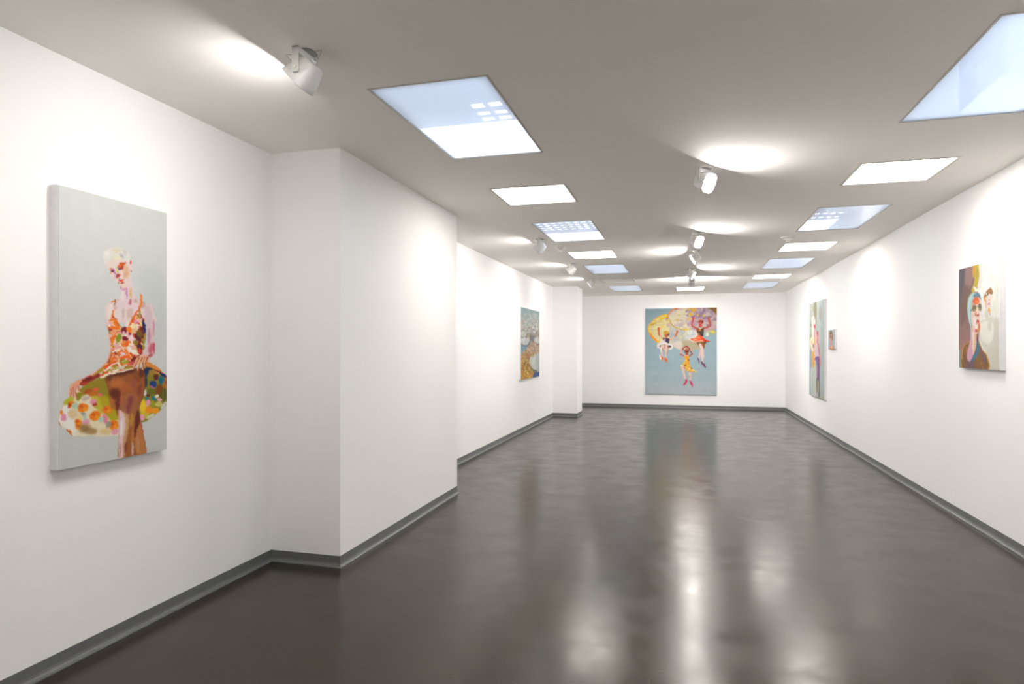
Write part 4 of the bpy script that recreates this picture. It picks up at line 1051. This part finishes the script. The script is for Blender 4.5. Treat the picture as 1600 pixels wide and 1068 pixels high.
('P',(190,80,60),5,1,[434,636,424,646,400,649,376,645,366,635,376,625,401,622,425,626]),
('P',(245,235,225),5,1,[427,596,419,612,401,618,382,611,374,594,382,578,401,572,420,580]),
('P',(90,60,110),3,0.8,[-2,2,-10,1000,4,1000,13,4]),
('P',(238,236,238),4,1,[862,-14,905,-8,901,1005,862,1006]),
]),
}
def art_mat():
    m, nt, b = new_mat('oil_paint')
    a = nt.nodes.new('ShaderNodeVertexColor'); a.layer_name = 'paint'
    nt.links.new(a.outputs[0], b.inputs['Base Color'])
    b.inputs['Roughness'].default_value = .62; b.inputs['Specular IOR Level'].default_value = .3
    n = noise(nt, 260, 3); bump(nt, n.outputs[0], b, .15, .001)
    return m
M_ART = art_mat()
def painting(key, origin, xdir, w, h, depth, label, gain=1.0, bulge=0):
    """origin: wall point under the canvas' lower left corner as one faces it; xdir: to the right as one faces it"""
    W, Hh, asp, wob, grain, soft, ops = ART[key]
    img = paint_canvas(W, Hh, asp, ops, wobble=wob, grain=grain, softness=soft)/255.0
    img = np.where(img <= .04045, img/12.92, ((img+.055)/1.055)**2.4)*gain
    rz = math.atan2(xdir[1], xdir[0])
    t = thing('painting', label, 'painting', origin, rz, None)
    # local frame: x to the right, z up, -y out of the wall
    bm = bmesh.new()
    box(bm, .0, w, -depth, -.0005, 0, h)
    bmesh.ops.bevel(bm, geom=[e for e in bm.edges if abs(e.verts[0].co.y+depth) < 1e-5 and abs(e.verts[1].co.y+depth) < 1e-5], offset=.0025, segments=2, affect='EDGES')
    from_bm('stretched_canvas', bm, M_CSIDE, t)
    m = .002
    gx = np.linspace(m, w-m, W+1); gz = np.linspace(h-m, m, Hh+1)
    XX, ZZ = np.meshgrid(gx, gz)
    n = (W+1)*(Hh+1)
    co = np.stack([XX.ravel(), np.full(n, -depth-.0015), ZZ.ravel()], 1)
    i, j = np.meshgrid(np.arange(W), np.arange(Hh)); q = (j*(W+1)+i).ravel()
    F = np.stack([q, q+W+1, q+W+2, q+1], 1)
    me = bpy.data.meshes.new('painted_picture')
    me.vertices.add(n); me.vertices.foreach_set('co', co.ravel().astype('f'))
    me.loops.add(F.size); me.loops.foreach_set('vertex_index', F.ravel().astype('i'))
    me.polygons.add(len(F)); me.polygons.foreach_set('loop_start', (np.arange(len(F))*4).astype('i'))
    me.update(calc_edges=True)
    P = np.pad(img, ((0, 1), (0, 1), (0, 0)), 'edge'); P2 = np.pad(img, ((1, 0), (1, 0), (0, 0)), 'edge')
    vc = (P+P2)/2
    ca = me.color_attributes.new('paint', 'FLOAT_COLOR', 'POINT')
    ca.data.foreach_set('color', np.concatenate([vc.reshape(-1, 3), np.ones((n, 1))], 1).ravel().astype('f'))
    link('painted_picture', me, t, [M_ART])
    return t
painting('balloon_skirt', (XL, 2.297, .9445), (0, 1), .641, 1.326, .05,
         'tall pale painting of a short-haired figure in an orange flowered dress, on the left wall', .80)
painting('parachutes', (-.976, YB, .352), (1, 0), 1.760, 2.198, .04,
         'large blue painting on the end wall with three small figures hanging from mushroom-like parachutes', 0.77)
painting('tulips', (XREC, 11.03, .956), (0, 1), 1.505, 1.306, .035,
         'landscape painting of white tulip shapes over an orange ground, on the recessed left wall', 0.77)
painting('couple', (XR, 13.50, .622), (0, -1), 1.395, 1.763, .035,
         'tall grey-green painting of two standing figures on the right wall near the end wall', 0.77)
painting('small', (XR, 11.825, 1.501), (0, -1), .490, .328, .03,
         'tiny portrait of a head above an orange collar, beside the tall two-figure painting', 0.77)
painting('hooded', (XR, 6.468, 1.342), (0, -1), .752, .869, .04,
         'painting of a hooded figure in sunglasses beside a white-hatted figure, nearest on the right wall', 0.77)
